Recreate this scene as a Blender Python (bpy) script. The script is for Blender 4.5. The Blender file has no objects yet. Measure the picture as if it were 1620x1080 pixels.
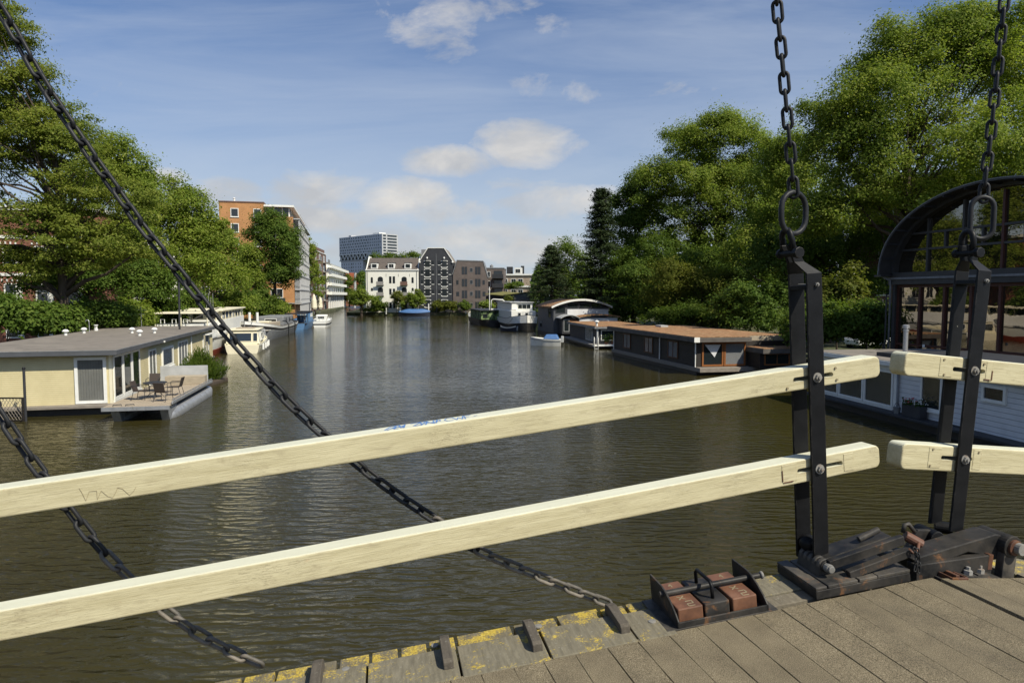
import bpy, math, random
import numpy as np
from mathutils import Vector, Matrix

SC = bpy.context.scene
COL = SC.collection
R = math.radians
F, CX, CY, EYEH = 1080.0, 810.0, 540.0, 5.4
PITCH = math.atan(72 / F)
FW = Vector((0, math.cos(PITCH), -math.sin(PITCH)))
UP = Vector((0, math.sin(PITCH), math.cos(PITCH)))
EYE = Vector((0, 0, EYEH))
ZV = Vector((0, 0, 1))

def ray(x, y): return Vector((1, 0, 0)) * ((x - CX) / F) + UP * ((CY - y) / F) + FW
def onz(x, y, z):
    d = ray(x, y); return EYE + d * ((z - EYEH) / d.z)
def onp(x, y, p, n):
    d = ray(x, y); return EYE + d * ((p - EYE).dot(n) / d.dot(n))
def aty(x, y, Y):
    d = ray(x, y); return EYE + d * (Y / d.y)

# ------------------------------------------------------------------ mesh collector
class MB:
    def __init__(s): s.v = []; s.f = []
    def add(s, vs, fs, M=None):
        o = len(s.v)
        s.v += [tuple(M @ Vector(p)) for p in vs] if M is not None else [tuple(p) for p in vs]
        s.f += [tuple(i + o for i in f) for f in fs]
        return s
    def box(s, x0, x1, y0, y1, z0, z1, M=None):
        vs = [(x0,y0,z0),(x1,y0,z0),(x1,y1,z0),(x0,y1,z0),(x0,y0,z1),(x1,y0,z1),(x1,y1,z1),(x0,y1,z1)]
        return s.add(vs, [(0,3,2,1),(4,5,6,7),(0,1,5,4),(1,2,6,5),(2,3,7,6),(3,0,4,7)], M)
    def bar(s, p0, p1, w, h, up=(0,0,1)):
        p0, p1 = Vector(p0), Vector(p1); d = (p1 - p0); L = d.length; d.normalize()
        u = Vector(up); sd = d.cross(u)
        if sd.length < 1e-4: sd = d.cross(Vector((0,1,0)))
        sd.normalize(); u = sd.cross(d)
        M = Matrix((d, sd, u)).transposed().to_4x4(); M.translation = p0
        return s.box(0, L, -w/2, w/2, -h/2, h/2, M)
    def prism(s, poly, a, b, axes='xz', M=None):
        n = len(poly); ix = 'xyz'
        i, j = ix.index(axes[0]), ix.index(axes[1]); k = 3 - i - j
        vs = []
        for t in (a, b):
            for p in poly:
                q = [0, 0, 0]; q[i] = p[0]; q[j] = p[1]; q[k] = t; vs.append(q)
        fs = [tuple(range(n))[::-1], tuple(range(n, 2*n))]
        fs += [(q, (q+1) % n, n + (q+1) % n, n + q) for q in range(n)]
        return s.add(vs, fs, M)
    def tube(s, pts, r, n=8, closed=False, cap=True):
        pts = [Vector(p) for p in pts]; m = len(pts)
        rs = r if isinstance(r, (list, tuple)) else [r] * m
        vs = []; pu = None
        for i, p in enumerate(pts):
            if closed: t = pts[(i+1) % m] - pts[i-1]
            else: t = pts[min(i+1, m-1)] - pts[max(i-1, 0)]
            t.normalize()
            if pu is None:
                pu = t.cross(Vector((0,0,1)) if abs(t.z) < .9 else Vector((1,0,0))).normalized()
            pu = (pu - t * pu.dot(t)).normalized(); w = t.cross(pu)
            for k in range(n):
                a = 2*math.pi*k/n
                vs.append(p + (pu*math.cos(a) + w*math.sin(a)) * rs[i])
        fs = []
        for i in range(m if closed else m-1):
            j = (i+1) % m
            for k in range(n):
                k2 = (k+1) % n
                fs.append((i*n+k, i*n+k2, j*n+k2, j*n+k))
        if cap and not closed:
            fs.append(tuple(range(n))[::-1]); fs.append(tuple((m-1)*n + k for k in range(n)))
        return s.add(vs, fs)
    def cyl(s, p0, p1, r, n=16, r1=None): return s.tube([p0, p1], [r, r if r1 is None else r1], n)
    def lathe(s, prof, n=16, M=None):
        vs = [(r*math.cos(2*math.pi*k/n), r*math.sin(2*math.pi*k/n), z) for r, z in prof for k in range(n)]
        fs = [(i*n+k, i*n+(k+1) % n, (i+1)*n+(k+1) % n, (i+1)*n+k) for i in range(len(prof)-1) for k in range(n)]
        fs += [tuple(range(n))[::-1], tuple((len(prof)-1)*n + k for k in range(n))]
        return s.add(vs, fs, M)
    def ball(s, c, r, n=14, sq=(1,1,1)):
        m = n//2
        vs = [(0,0,1)] + [(math.sin(math.pi*i/m)*math.cos(2*math.pi*k/n), math.sin(math.pi*i/m)*math.sin(2*math.pi*k/n), math.cos(math.pi*i/m)) for i in range(1, m) for k in range(n)] + [(0,0,-1)]
        fs = [(0, 1+k, 1+(k+1) % n) for k in range(n)]
        for i in range(m-2):
            for k in range(n):
                fs.append((1+i*n+k, 1+(i+1)*n+k, 1+(i+1)*n+(k+1) % n, 1+i*n+(k+1) % n))
        e = len(vs)-1; b = 1+(m-2)*n
        fs += [(e, b+(k+1) % n, b+k) for k in range(n)]
        c = Vector(c)
        return s.add([(c.x+p[0]*r*sq[0], c.y+p[1]*r*sq[1], c.z+p[2]*r*sq[2]) for p in vs], fs)
    def mesh(s, name, m, smooth=False):
        me = bpy.data.meshes.new(name); me.from_pydata(s.v, [], s.f); me.materials.append(m)
        if smooth: me.shade_smooth()
        return me
    def build(s, name, m, parent=None, smooth=False, bevel=0, seg=2, auto=None):
        me = s.mesh(name, m, smooth)
        import bmesh
        bm = bmesh.new(); bm.from_mesh(me); bmesh.ops.recalc_face_normals(bm, faces=bm.faces)
        if auto:
            for f in bm.faces: f.smooth = True
            for e in bm.edges:
                if len(e.link_faces) == 2 and e.calc_face_angle(0) > R(auto): e.smooth = False
        bm.to_mesh(me); bm.free()
        o = bpy.data.objects.new(name, me); COL.objects.link(o)
        if parent: o.parent = parent
        if bevel:
            b = o.modifiers.new('Bevel', 'BEVEL'); b.width = bevel; b.segments = seg; b.limit_method = 'ANGLE'; b.angle_limit = R(40)
        return o

def tag(o, label=None, cat=None, group=None, kind=None):
    if label: o['label'] = label
    if cat: o['category'] = cat
    if group: o['group'] = group
    if kind: o['kind'] = kind
    return o
def thing(name, label, cat, group=None, M=None, loc=None, rz=0):
    o = bpy.data.objects.new(name, None); COL.objects.link(o); o.empty_display_size = .2
    if M is not None: o.matrix_world = M
    elif loc is not None: o.location = loc; o.rotation_euler = (0, 0, rz)
    return tag(o, label, cat, group)
def kids(o): return [c for c in KIDMAP.get(o.name, [])]
KIDMAP = {}
def copy_tree(o, parent=None):
    c = o.copy(); COL.objects.link(c)
    if parent: c.parent = parent
    for ch in [x for x in bpy.data.objects if x.parent == o and x.name != c.name]: copy_tree(ch, c)
    return c
def inst(me, name, parent, M=None):
    o = bpy.data.objects.new(name, me); COL.objects.link(o)
    if parent: o.parent = parent
    if M is not None: o.matrix_local = M
    return o
def axes(x, y, z, o):
    M = Matrix((Vector(x), Vector(y), Vector(z))).transposed().to_4x4(); M.translation = Vector(o); return M
def T(x, y, z): return Matrix.Translation((x, y, z))
def RZ(a): return Matrix.Rotation(R(a), 4, 'Z')

def cut(o, cutters):
    for c in cutters:
        b = o.modifiers.new('Cut', 'BOOLEAN'); b.operation = 'DIFFERENCE'; b.solver = 'EXACT'; b.object = c
    bpy.context.view_layer.update()
    dg = bpy.context.evaluated_depsgraph_get()
    me = bpy.data.meshes.new_from_object(o.evaluated_get(dg))
    o.modifiers.clear(); o.data = me
    for c in cutters: bpy.data.objects.remove(c)

# ------------------------------------------------------------------ materials
class NT:
    def __init__(s, name):
        s.m = bpy.data.materials.new(name); s.m.use_nodes = True
        s.t = s.m.node_tree; s.n = s.t.nodes; s.l = s.t.links
        s.p = s.n['Principled BSDF']; s.out = s.n['Material Output']
    def new(s, typ, **kw):
        o = s.n.new('ShaderNode' + typ)
        for k, v in kw.items():
            if k in o.inputs.keys(): s.set(o, k, v)
            else: setattr(o, k, v)
        return o
    def set(s, o, k, v):
        if isinstance(v, bpy.types.NodeSocket): s.l.new(v, o.inputs[k])
        else: o.inputs[k].default_value = v
    def coord(s, kind='Object', scale=(1,1,1), rot=(0,0,0)):
        tc = s.new('TexCoord'); mp = s.new('Mapping'); s.l.new(tc.outputs[kind], mp.inputs[0])
        mp.inputs['Scale'].default_value = scale; mp.inputs['Rotation'].default_value = rot
        return mp.outputs[0]
    def noise(s, vec, scale, detail=4, rough=.55, dist=0):
        n = s.new('TexNoise'); s.l.new(vec, n.inputs['Vector'])
        n.inputs['Scale'].default_value = scale; n.inputs['Detail'].default_value = detail
        n.inputs['Roughness'].default_value = rough; n.inputs['Distortion'].default_value = dist
        return n.outputs['Fac']
    def ramp(s, fac, stops):
        r = s.new('ValToRGB'); s.l.new(fac, r.inputs[0]); e = r.color_ramp.elements
        while len(e) < len(stops): e.new(.5)
        for i, (p, c) in enumerate(stops):
            e[i].position = p; e[i].color = (*c, 1) if len(c) == 3 else c
        return r.outputs['Color']
    def math(s, op, a, b=0.0, clamp=False):
        n = s.new('Math', operation=op); n.use_clamp = clamp
        for i, v in enumerate((a, b)):
            if isinstance(v, bpy.types.NodeSocket): s.l.new(v, n.inputs[i])
            else: n.inputs[i].default_value = v
        return n.outputs[0]
    def mix(s, fac, a, b, mode='MIX'):
        n = s.new('MixRGB', blend_type=mode)
        for i, v in enumerate((fac, a, b)):
            if isinstance(v, bpy.types.NodeSocket): s.l.new(v, n.inputs[i])
            elif i == 0: n.inputs[0].default_value = v
            else: n.inputs[i].default_value = (*v, 1)
        return n.outputs[0]
    def bump(s, h, strength=.3, dist=.02, nrm=None):
        b = s.new('Bump'); s.l.new(h, b.inputs['Height']); b.inputs['Strength'].default_value = strength; b.inputs['Distance'].default_value = dist
        if nrm is not None: s.l.new(nrm, b.inputs['Normal'])
        return b.outputs[0]
    def edge(s, radius, lo=.86, hi=.985):
        """1 on edges and corners, 0 on flat faces"""
        b = s.new('Bevel'); b.samples = 4; b.inputs['Radius'].default_value = radius; g = s.new('NewGeometry')
        v = s.new('VectorMath', operation='DOT_PRODUCT'); s.l.new(b.outputs[0], v.inputs[0]); s.l.new(g.outputs['Normal'], v.inputs[1])
        return s.ramp(v.outputs['Value'], [(lo, (1,1,1)), (hi, (0,0,0))])
    def fin(s, col=None, rough=.6, nrm=None, metal=0, spec=.5):
        if col is not None: s.set(s.p, 'Base Color', col if isinstance(col, bpy.types.NodeSocket) else (*col, 1))
        s.set(s.p, 'Roughness', rough); s.p.inputs['Metallic'].default_value = metal
        s.p.inputs['Specular IOR Level'].default_value = spec
        if nrm is not None: s.l.new(nrm, s.p.inputs['Normal'])
        return s.m

def paint(name, c, c2=None, scale=3, rough=.55, amt=1.0, bump=0, bscale=40, stretch=(1,1,1), metal=0, spec=.4, dirt=None, dscale=6, dlo=.55, dhi=.75):
    t = NT(name); v = t.coord('Object', stretch)
    c2 = c2 or tuple(x*.78 for x in c)
    col = t.ramp(t.noise(v, scale, 6, .6), [(.3, c2), (.7, c)])
    if dirt:
        col = t.mix(t.ramp(t.noise(v, dscale, 8, .65), [(dlo, (0,0,0)), (dhi, (1,1,1))]), col, dirt)
    nr = t.bump(t.noise(v, bscale, 4), bump, .01) if bump else None
    return t.fin(col, rough, nr, metal, spec)

def siding(name, c, c2, step=.15, axis=2, rough=.6, seam=.25, depth=.02):
    """boarded wall: dark joints every `step` metres along an axis"""
    t = NT(name); tc = t.new('TexCoord'); sp = t.new('SeparateXYZ'); t.l.new(tc.outputs['Object'], sp.inputs[0])
    z = sp.outputs[axis]; fr = t.math('FRACT', t.math('MULTIPLY', z, 1/step))
    seamv = t.ramp(fr, [(0, (0,0,0)), (.1, (1,1,1)), (.93, (1,1,1)), (1, (0,0,0))])
    col = t.ramp(t.noise(tc.outputs['Object'], 1.7, 6, .6), [(.3, c2), (.7, c)])
    col = t.mix(seamv, tuple(x*seam for x in c), col)
    return t.fin(col, rough, t.bump(seamv, .6, depth))

def brick(name, c1, c2, mortar, scale=1.0, bw=.22, bh=.065, rough=.85):
    t = NT(name); tc = t.new('TexCoord'); sp = t.new('SeparateXYZ'); t.l.new(tc.outputs['Object'], sp.inputs[0])
    cb = t.new('CombineXYZ'); t.l.new(t.math('ADD', sp.outputs[0], sp.outputs[1]), cb.inputs[0]); t.l.new(sp.outputs[2], cb.inputs[1])
    b = t.new('TexBrick'); t.l.new(cb.outputs[0], b.inputs['Vector'])
    b.inputs['Color1'].default_value = (*c1, 1); b.inputs['Color2'].default_value = (*c2, 1); b.inputs['Mortar'].default_value = (*mortar, 1)
    b.inputs['Scale'].default_value = scale; b.inputs['Brick Width'].default_value = bw; b.inputs['Row Height'].default_value = bh; b.inputs['Mortar Size'].default_value = .008
    col = t.mix(t.ramp(t.noise(tc.outputs['Object'], .35, 5, .6), [(.35, (.72,.72,.72)), (.7, (1.12,1.12,1.12))]), (1,1,1), (1,1,1))
    ns = t.ramp(t.noise(tc.outputs['Object'], .5, 6, .65), [(.3, (.7,.7,.7)), (.7, (1.1,1.1,1.1))])
    return t.fin(t.mix(1.0, b.outputs['Color'], ns, 'MULTIPLY'), rough)

def glass(name, tint=(.015,.02,.022), trans=0.0, rough=.02, ior=1.75):
    t = NT(name)
    nz = t.noise(t.coord('Object'), 1.3, 2)
    m = t.fin(tint, rough, t.bump(nz, .05, .02)); t.p.inputs['IOR'].default_value = ior
    if trans:
        tr = t.new('BsdfTransparent'); mx = t.new('MixShader'); mx.inputs[0].default_value = trans
        t.l.new(t.p.outputs[0], mx.inputs[1]); t.l.new(tr.outputs[0], mx.inputs[2]); t.l.new(mx.outputs[0], t.out.inputs[0])
    return m

def leafmat(name, a, b, c=None, trans=.52):
    t = NT(name); g = t.new('NewGeometry')
    stops = [(0, a), (.75, b), (1, c or b)]
    col = t.ramp(g.outputs['Random Per Island'], stops)
    big = t.ramp(t.noise(t.coord('Object'), .28, 3), [(.3, (.78,.85,.8)), (.72, (1.2,1.12,1.0))])
    col = t.mix(1.0, col, big, 'MULTIPLY')
    t.fin(col, .6, spec=.12)
    tl = t.new('BsdfTranslucent'); t.l.new(t.mix(1.0, col, (1.25,1.25,.8), 'MULTIPLY'), tl.inputs[0])
    mx = t.new('MixShader'); mx.inputs[0].default_value = trans
    t.l.new(t.p.outputs[0], mx.inputs[1]); t.l.new(tl.outputs[0], mx.inputs[2]); t.l.new(mx.outputs[0], t.out.inputs[0])
    return t.m

M = {}
M['white'] = paint('white_paint', (.76,.76,.72), (.66,.66,.62), 2.5, .45, dirt=(.35,.32,.25), dscale=3, dlo=.62, dhi=.95)
M['cream'] = paint('cream_paint', (.74,.69,.52), (.64,.6,.45), 2.5, .5, dirt=(.35,.3,.2), dscale=4, dlo=.6, dhi=.95)
M['frame'] = paint('window_frame_white', (.76,.76,.72), (.66,.66,.62), 4, .45)
M['black'] = paint('black_paint', (.011,.011,.012), (.007,.007,.008), 5, .45, bump=.15, bscale=60)
M['dark'] = paint('dark_grey', (.035,.037,.042), (.022,.023,.027), 2, .6)
M['grey'] = paint('grey_paint', (.22,.23,.24), (.15,.155,.16), 2, .55, dirt=(.1,.09,.07), dscale=5)
M['lgrey'] = paint('light_grey_paint', (.42,.43,.43), (.33,.34,.34), 2, .55)
M['alu'] = paint('dull_aluminium', (.42,.43,.44), (.3,.31,.32), 3, .42, metal=.55, dirt=(.16,.15,.13), dscale=5)
M['steel'] = paint('galvanised_steel', (.5,.5,.5), (.38,.38,.38), 9, .38, metal=.7)
M['glass'] = glass('window_glass')
M['glass_curtained'] = glass('window_glass_clear', trans=.72, ior=1.5)
M['mirror_glass'] = glass('hall_glass', (.008,.009,.008), rough=.012, ior=2.9)
for n_ in M['mirror_glass'].node_tree.nodes:
    if n_.type == 'BSDF_PRINCIPLED': n_.inputs['Specular Tint'].default_value = (1, .88, .74, 1)
M['curtain'] = siding('curtain_folds', (.55,.55,.5), (.42,.42,.38), .11, 0, .9, .55, .03)
M['interior'] = paint('dark_interior', (.02,.018,.015), rough=.9)
M['roof_felt'] = paint('grey_roof_felt', (.215,.19,.16), (.155,.137,.117), .9, .9, dirt=(.06,.055,.05), dscale=1.3, bump=.3, bscale=25)
M['sedum'] = paint('sedum_roof', (.30,.125,.055), (.13,.095,.04), 1.1, .95, bump=1.0, bscale=7, dirt=(.34,.21,.11), dscale=4, dlo=.47, dhi=.6)
M['moss'] = paint('moss_roof', (.17,.15,.04), (.1,.1,.03), 1.2, .95, bump=.5, bscale=10)
M['orange_wood'] = paint('varnished_wood', (.28,.11,.035), (.17,.065,.02), 6, .45, stretch=(1,1,8))
M['grey_wood'] = paint('weathered_wood', (.27,.24,.2), (.15,.13,.11), 3, .85, stretch=(1,8,8), bump=.4)
M['pale_wood'] = paint('pale_wood', (.4,.34,.25), (.27,.23,.17), 4, .8, stretch=(1,6,6))
M['dark_wood'] = siding('dark_boards', (.022,.017,.013), (.014,.011,.009), .14, 2, .6, .4)
M['hull_black'] = paint('black_hull', (.015,.015,.016), (.03,.028,.025), 2, .5, dirt=(.06,.05,.035), dscale=4)
M['red'] = paint('red_paint', (.36,.06,.03), (.25,.04,.02), 3, .5)
M['blue'] = paint('blue_paint', (.10,.21,.38), (.075,.165,.31), 3, .5)
M['tarp_blue'] = paint('blue_tarpaulin', (.06,.15,.34), (.045,.11,.26), 1.5, .6, bump=.4, bscale=3)
M['rubber'] = paint('rubber', (.012,.012,.012), rough=.8)
M['bark'] = paint('bark', (.075,.058,.042), (.04,.03,.022), 4, .95, stretch=(3,3,.6), bump=.8, bscale=12)
M['soil'] = paint('bank_soil', (.06,.07,.025), (.05,.042,.028), .5, 1, bump=.6, bscale=4)
# ------------------------------------------------------------------ camera, light, sky
cam = bpy.data.cameras.new('camera'); cam.lens = 24; cam.sensor_width = 36; cam.clip_end = 20000; cam.clip_start = .05
co = bpy.data.objects.new('camera', cam); COL.objects.link(co)
co.location = EYE; co.rotation_euler = (math.pi/2 - PITCH, 0, 0); SC.camera = co

SUN_DIR = Vector((.74, -.64, 1.06)).normalized()
el = math.asin(SUN_DIR.z); az = math.atan2(SUN_DIR.x, SUN_DIR.y)
sl = bpy.data.lights.new('sun', 'SUN'); sl.energy = 5.0; sl.angle = R(.5); sl.color = (1, .925, .77)
so = bpy.data.objects.new('sun', sl); COL.objects.link(so)
so.rotation_euler = (-SUN_DIR).to_track_quat('-Z', 'Y').to_euler()

W = bpy.data.worlds.new('World'); SC.world = W; W.use_nodes = True
wt = NT.__new__(NT); wt.t = W.node_tree; wt.n = wt.t.nodes; wt.l = wt.t.links
bg = wt.n['Background']
sky = wt.new('TexSky', sky_type='NISHITA'); sky.sun_disc = False; sky.sun_elevation = el; sky.sun_rotation = az
sky.air_density = 1.0; sky.dust_density = 1.2; sky.ozone_density = 1.6
tc = wt.new('TexCoord'); sp = wt.new('SeparateXYZ'); wt.l.new(tc.outputs['Generated'], sp.inputs[0])
yy = wt.math('MAXIMUM', wt.math('ABSOLUTE', sp.outputs[1]), .08)
u = wt.math('DIVIDE', sp.outputs[0], yy); v = wt.math('DIVIDE', sp.outputs[2], yy)
uv = wt.new('CombineXYZ'); wt.l.new(u, uv.inputs[0]); wt.l.new(v, uv.inputs[1])
def mapped(sx, sy, rot=0, off=(0,0,0)):
    mp = wt.new('Mapping'); wt.l.new(uv.outputs[0], mp.inputs[0]); mp.inputs['Scale'].default_value = (sx, sy, 1); mp.inputs['Rotation'].default_value = (0,0,rot); mp.inputs['Location'].default_value = off
    return mp.outputs[0]
n1 = wt.noise(mapped(1, 1.8), 8.5, 11, .62, .35)
n2 = wt.noise(mapped(.55, 3.2, R(-14)), 3.0, 7, .6, .5)
def blobs(lst):
    tot = None
    for (x, y, rx, ry, s) in lst:
        a = wt.math('MULTIPLY', wt.math('SUBTRACT', u, (x-810)/F), F/rx)
        b = wt.math('MULTIPLY', wt.math('SUBTRACT', v, (468-y)/F), F/ry)
        r2 = wt.math('ADD', wt.math('MULTIPLY', a, a), wt.math('MULTIPLY', b, b))
        g = wt.math('MULTIPLY', wt.math('SUBTRACT', 1.0, r2, True), s)
        tot = g if tot is None else wt.math('MAXIMUM', tot, g)
    return tot
cum = blobs([(832,232,105,44,1.0),(715,258,95,30,.95),(640,318,110,40,.95),(690,338,100,32,.7),(885,320,120,40,.8),(800,300,80,24,.4),(510,305,110,44,.8),(740,48,170,70,.46),(885,148,95,34,.34),
             (350,312,100,42,.75),(275,282,60,18,.75),(500,345,150,32,.75),(700,375,220,34,.75),(620,400,200,24,.6),(170,150,90,30,.22),(570,372,150,26,.35),(840,395,200,34,.75),(-200,250,260,60,.8),(1900,260,300,60,.8),(1060,150,80,16,.2)])
cumd = wt.math('ADD', wt.math('MULTIPLY', cum, .7), wt.math('MULTIPLY', wt.math('SUBTRACT', n1, .5), 1.55))
dens = wt.ramp(cumd, [(.16, (0,0,0)), (.36, (.55,.55,.55)), (.62, (1,1,1))])
dens = wt.math('MULTIPLY', dens, wt.ramp(cum, [(0, (0,0,0)), (.12, (1,1,1))]))
wisp = wt.math('MULTIPLY', wt.ramp(n2, [(.38, (0,0,0)), (.74, (1,1,1))]), .36)
# whitening towards the horizon
hz = wt.ramp(v, [(0, (.85,.85,.85)), (.09, (.68,.68,.68)), (.2, (.42,.42,.42)), (.36, (.13,.13,.13)), (.6, (.02,.02,.02))])
skyc = wt.mix(1.0, sky.outputs[0], (.53, .70, .93), 'MULTIPLY')
c = wt.mix(hz, skyc, (4.7, 5.15, 5.65))
c = wt.mix(wisp, c, (5.0, 5.5, 6.2))
shade = wt.ramp(wt.noise(mapped(1, 1.7, 0, (.012,-.028,0)), 7, 6, .55, .3), [(.32, (6.5,6.2,5.75)), (.58, (4.3,4.35,4.45))])
c = wt.mix(wt.math('MULTIPLY', dens, .86), c, shade)
wt.l.new(c, bg.inputs['Color']); bg.inputs['Strength'].default_value = .1
SC.view_settings.view_transform = 'Standard'; SC.view_settings.look = 'None'; SC.view_settings.exposure = .3; SC.view_settings.gamma = 1
SC.render.engine = 'CYCLES'
cy = SC.cycles; cy.max_bounces = 6; cy.diffuse_bounces = 4; cy.glossy_bounces = 3; cy.transmission_bounces = 4; cy.transparent_max_bounces = 12; cy.caustics_reflective = False; cy.caustics_refractive = False
cy.use_denoising = True; cy.sample_clamp_indirect = 4

# ------------------------------------------------------------------ water and land
def water_mat():
    t = NT('canal_water'); tc = t.new('TexCoord')
    def train(rot, scale, dist, dsc):
        w = t.new('TexWave', wave_type='BANDS', bands_direction='Y', wave_profile='SIN')
        t.l.new(t.coord('Object', (.55, 1, 1), (0,0,R(rot))), w.inputs['Vector'])
        w.inputs['Scale'].default_value = scale; w.inputs['Distortion'].default_value = dist; w.inputs['Detail'].default_value = 3; w.inputs['Detail Scale'].default_value = dsc; w.inputs['Detail Roughness'].default_value = .55
        return w.outputs['Fac']
    a = train(9, .80, 8.5, 1.7); b = train(-13, 1.5, 9, 1.4)
    n = t.noise(t.coord('Object', (.8, 1.5, 1), (0,0,R(12))), 4.2, 5, .62, .5)
    c = t.noise(t.coord('Object', (1, .6, 1)), .09, 4, .55)          # calmer and ruffled patches
    amp = t.ramp(c, [(.36, (.5,.5,.5)), (.62, (1.2,1.2,1.2))])
    h = t.math('ADD', t.math('MULTIPLY', t.math('POWER', a, 1.5), .34), t.math('ADD', t.math('MULTIPLY', b, .16), t.math('MULTIPLY', n, .32)))
    so_ = t.new('SeparateXYZ'); t.l.new(tc.outputs['Object'], so_.inputs[0])
    gust = t.ramp(t.math('MULTIPLY', so_.outputs[1], .01), [(.08, (1,1,1)), (.24, (.62,.62,.62)), (.42, (.26,.26,.26)), (1, (.22,.22,.22))])   # wind ruffles the reach below the bridge
    h = t.math('MULTIPLY', t.math('MULTIPLY', h, amp), gust)
    col = t.ramp(t.noise(tc.outputs['Object'], .12, 3), [(.3, (.025,.0215,.006)), (.7, (.038,.0325,.009))])
    t.fin(col, .05, t.bump(h, 1.0, .095)); t.p.inputs['IOR'].default_value = 1.33
    return t.m
w = MB().add([(-4000,-300,0),(4000,-300,0),(4000,9000,0),(-4000,9000,0)], [(0,1,2,3)]).build('water', water_mat()); tag(w, kind='structure')
g = MB().add([(-6000,-400,-2.2),(6000,-400,-2.2),(6000,12000,-2.2),(-6000,12000,-2.2)], [(0,1,2,3)]).build('canal_bed', M['soil']); tag(g, kind='structure')
LEFT = [(-17,-60),(-18.5,0),(-26.5,31),(-34,60),(-39,90),(-41,118),(-45,141),(-52,175),(-62,240),(-75,307),(-95,400),(-2500,420),(-2500,-60)]
RIGHT = [(27,-60),(25,0),(23.3,25),(22.5,42),(19,60),(15,85),(10,105),(8,130),(3,158),(-3,178),(-8,187),(-43,187),(-46.5,192),(-62,300),(-74,420),(-74,5000),(4000,5000),(4000,-60)]
t_ = NT('bank_ground'); cc = t_.coord('Object')
t_.fin(t_.ramp(t_.noise(cc, .25, 6, .6), [(.3,(.03,.045,.014)),(.55,(.07,.075,.03)),(.75,(.13,.115,.085))]), 1, t_.bump(t_.noise(cc, 3, 5), .5, .1))
for poly in (LEFT, RIGHT):
    o = MB().prism(poly, -2, .85, 'xy').build('ground', t_.m); tag(o, kind='structure')
# ------------------------------------------------------------------ the bridge in front
ANG = R(75.6)
bd = Vector((math.sin(ANG), math.cos(ANG), 0)); bn = Vector((-math.cos(ANG), math.sin(ANG), 0))
B0 = onz(1300, 905, 3.85)
def leaf_frame(t, O):
    t = R(t); return axes(bd*math.cos(t) + ZV*math.sin(t), bn, -bd*math.sin(t) + ZV*math.cos(t), O)
ML = leaf_frame(5.9, B0)
MR = leaf_frame(-5.7, B0 + (bd*math.cos(R(5.9)) + ZV*math.sin(R(5.9))) * .5)
def inpl(Mx, x, y, axis, val):
    """local point where the sight line of a pixel meets the plane local[axis] = val"""
    nrm = Mx.col[axis].to_3d(); p = Mx.translation + nrm*val
    return Mx.inverted() @ onp(x, y, p, nrm)
def LW(x, y, w=0): return inpl(ML, x, y, 1, w)
def LH(x, y, h=0): return inpl(ML, x, y, 2, h)
def RW(x, y, w=0): return inpl(MR, x, y, 1, w)
def RH(x, y, h=0): return inpl(MR, x, y, 2, h)

# --- materials of the bridge
def rail_mat():
    t = NT('cream_rail_paint'); v = t.coord('Object'); vs = t.coord('Object', (1.2, 14, 14)); vf = t.coord('Object', (3, 60, 60))
    col = t.ramp(t.noise(vs, 2.2, 6, .6), [(.3, (.43,.385,.235)), (.62, (.53,.485,.315))])
    grain = t.ramp(t.noise(vf, 3.0, 5, .65), [(.34, (.87,.855,.82)), (.5, (1,1,1))])
    col = t.mix(1, col, grain, 'MULTIPLY')
    dirt = t.ramp(t.noise(t.coord('Object', (2.5, 9, 9)), 3.2, 9, .72, .8), [(.53, (0,0,0)), (.68, (.7,.7,.7))])
    col = t.mix(dirt, col, (.33,.285,.18))
    cr = t.ramp(t.noise(t.coord('Object', (1.0, 16, 16)), 5, 8, .6, 1.5), [(.485, (0,0,0)), (.5, (1,1,1)), (.515, (0,0,0))])
    msk = t.ramp(t.noise(v, 1.9, 3), [(.55, (0,0,0)), (.66, (1,1,1))])
    crm = t.mix(1, cr, msk, 'MULTIPLY')
    col = t.mix(crm, col, (.16,.12,.07))
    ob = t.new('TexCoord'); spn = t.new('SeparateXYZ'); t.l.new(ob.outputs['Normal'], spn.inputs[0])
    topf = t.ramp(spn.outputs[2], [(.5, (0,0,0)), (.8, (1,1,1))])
    col = t.mix(topf, col, t.ramp(t.noise(vs, 1.5, 5, .6), [(.3, (.55,.55,.42)), (.7, (.63,.63,.5))]))  # upward faces painted paler, the stronger light on top put into the colour
    em = t.math('MULTIPLY', t.edge(.016, .8, .98), t.ramp(t.noise(t.coord('Object', (2.2, 12, 12)), 5, 8, .7), [(.46, (0,0,0)), (.56, (1,1,1))]))
    col = t.mix(t.math('MULTIPLY', em, .75), col, (.27,.21,.12))
    flake = t.ramp(t.noise(v, 26, 4, .6), [(.69, (0,0,0)), (.73, (1,1,1))])
    col = t.mix(t.math('MULTIPLY', flake, .55), col, (.42,.33,.2))
    h = t.math('SUBTRACT', t.noise(vf, 3, 5, .65), t.math('MULTIPLY', crm, .8))
    return t.fin(col, .5, t.bump(h, .35, .006), spec=.35)
M['rail'] = rail_mat()
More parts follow.
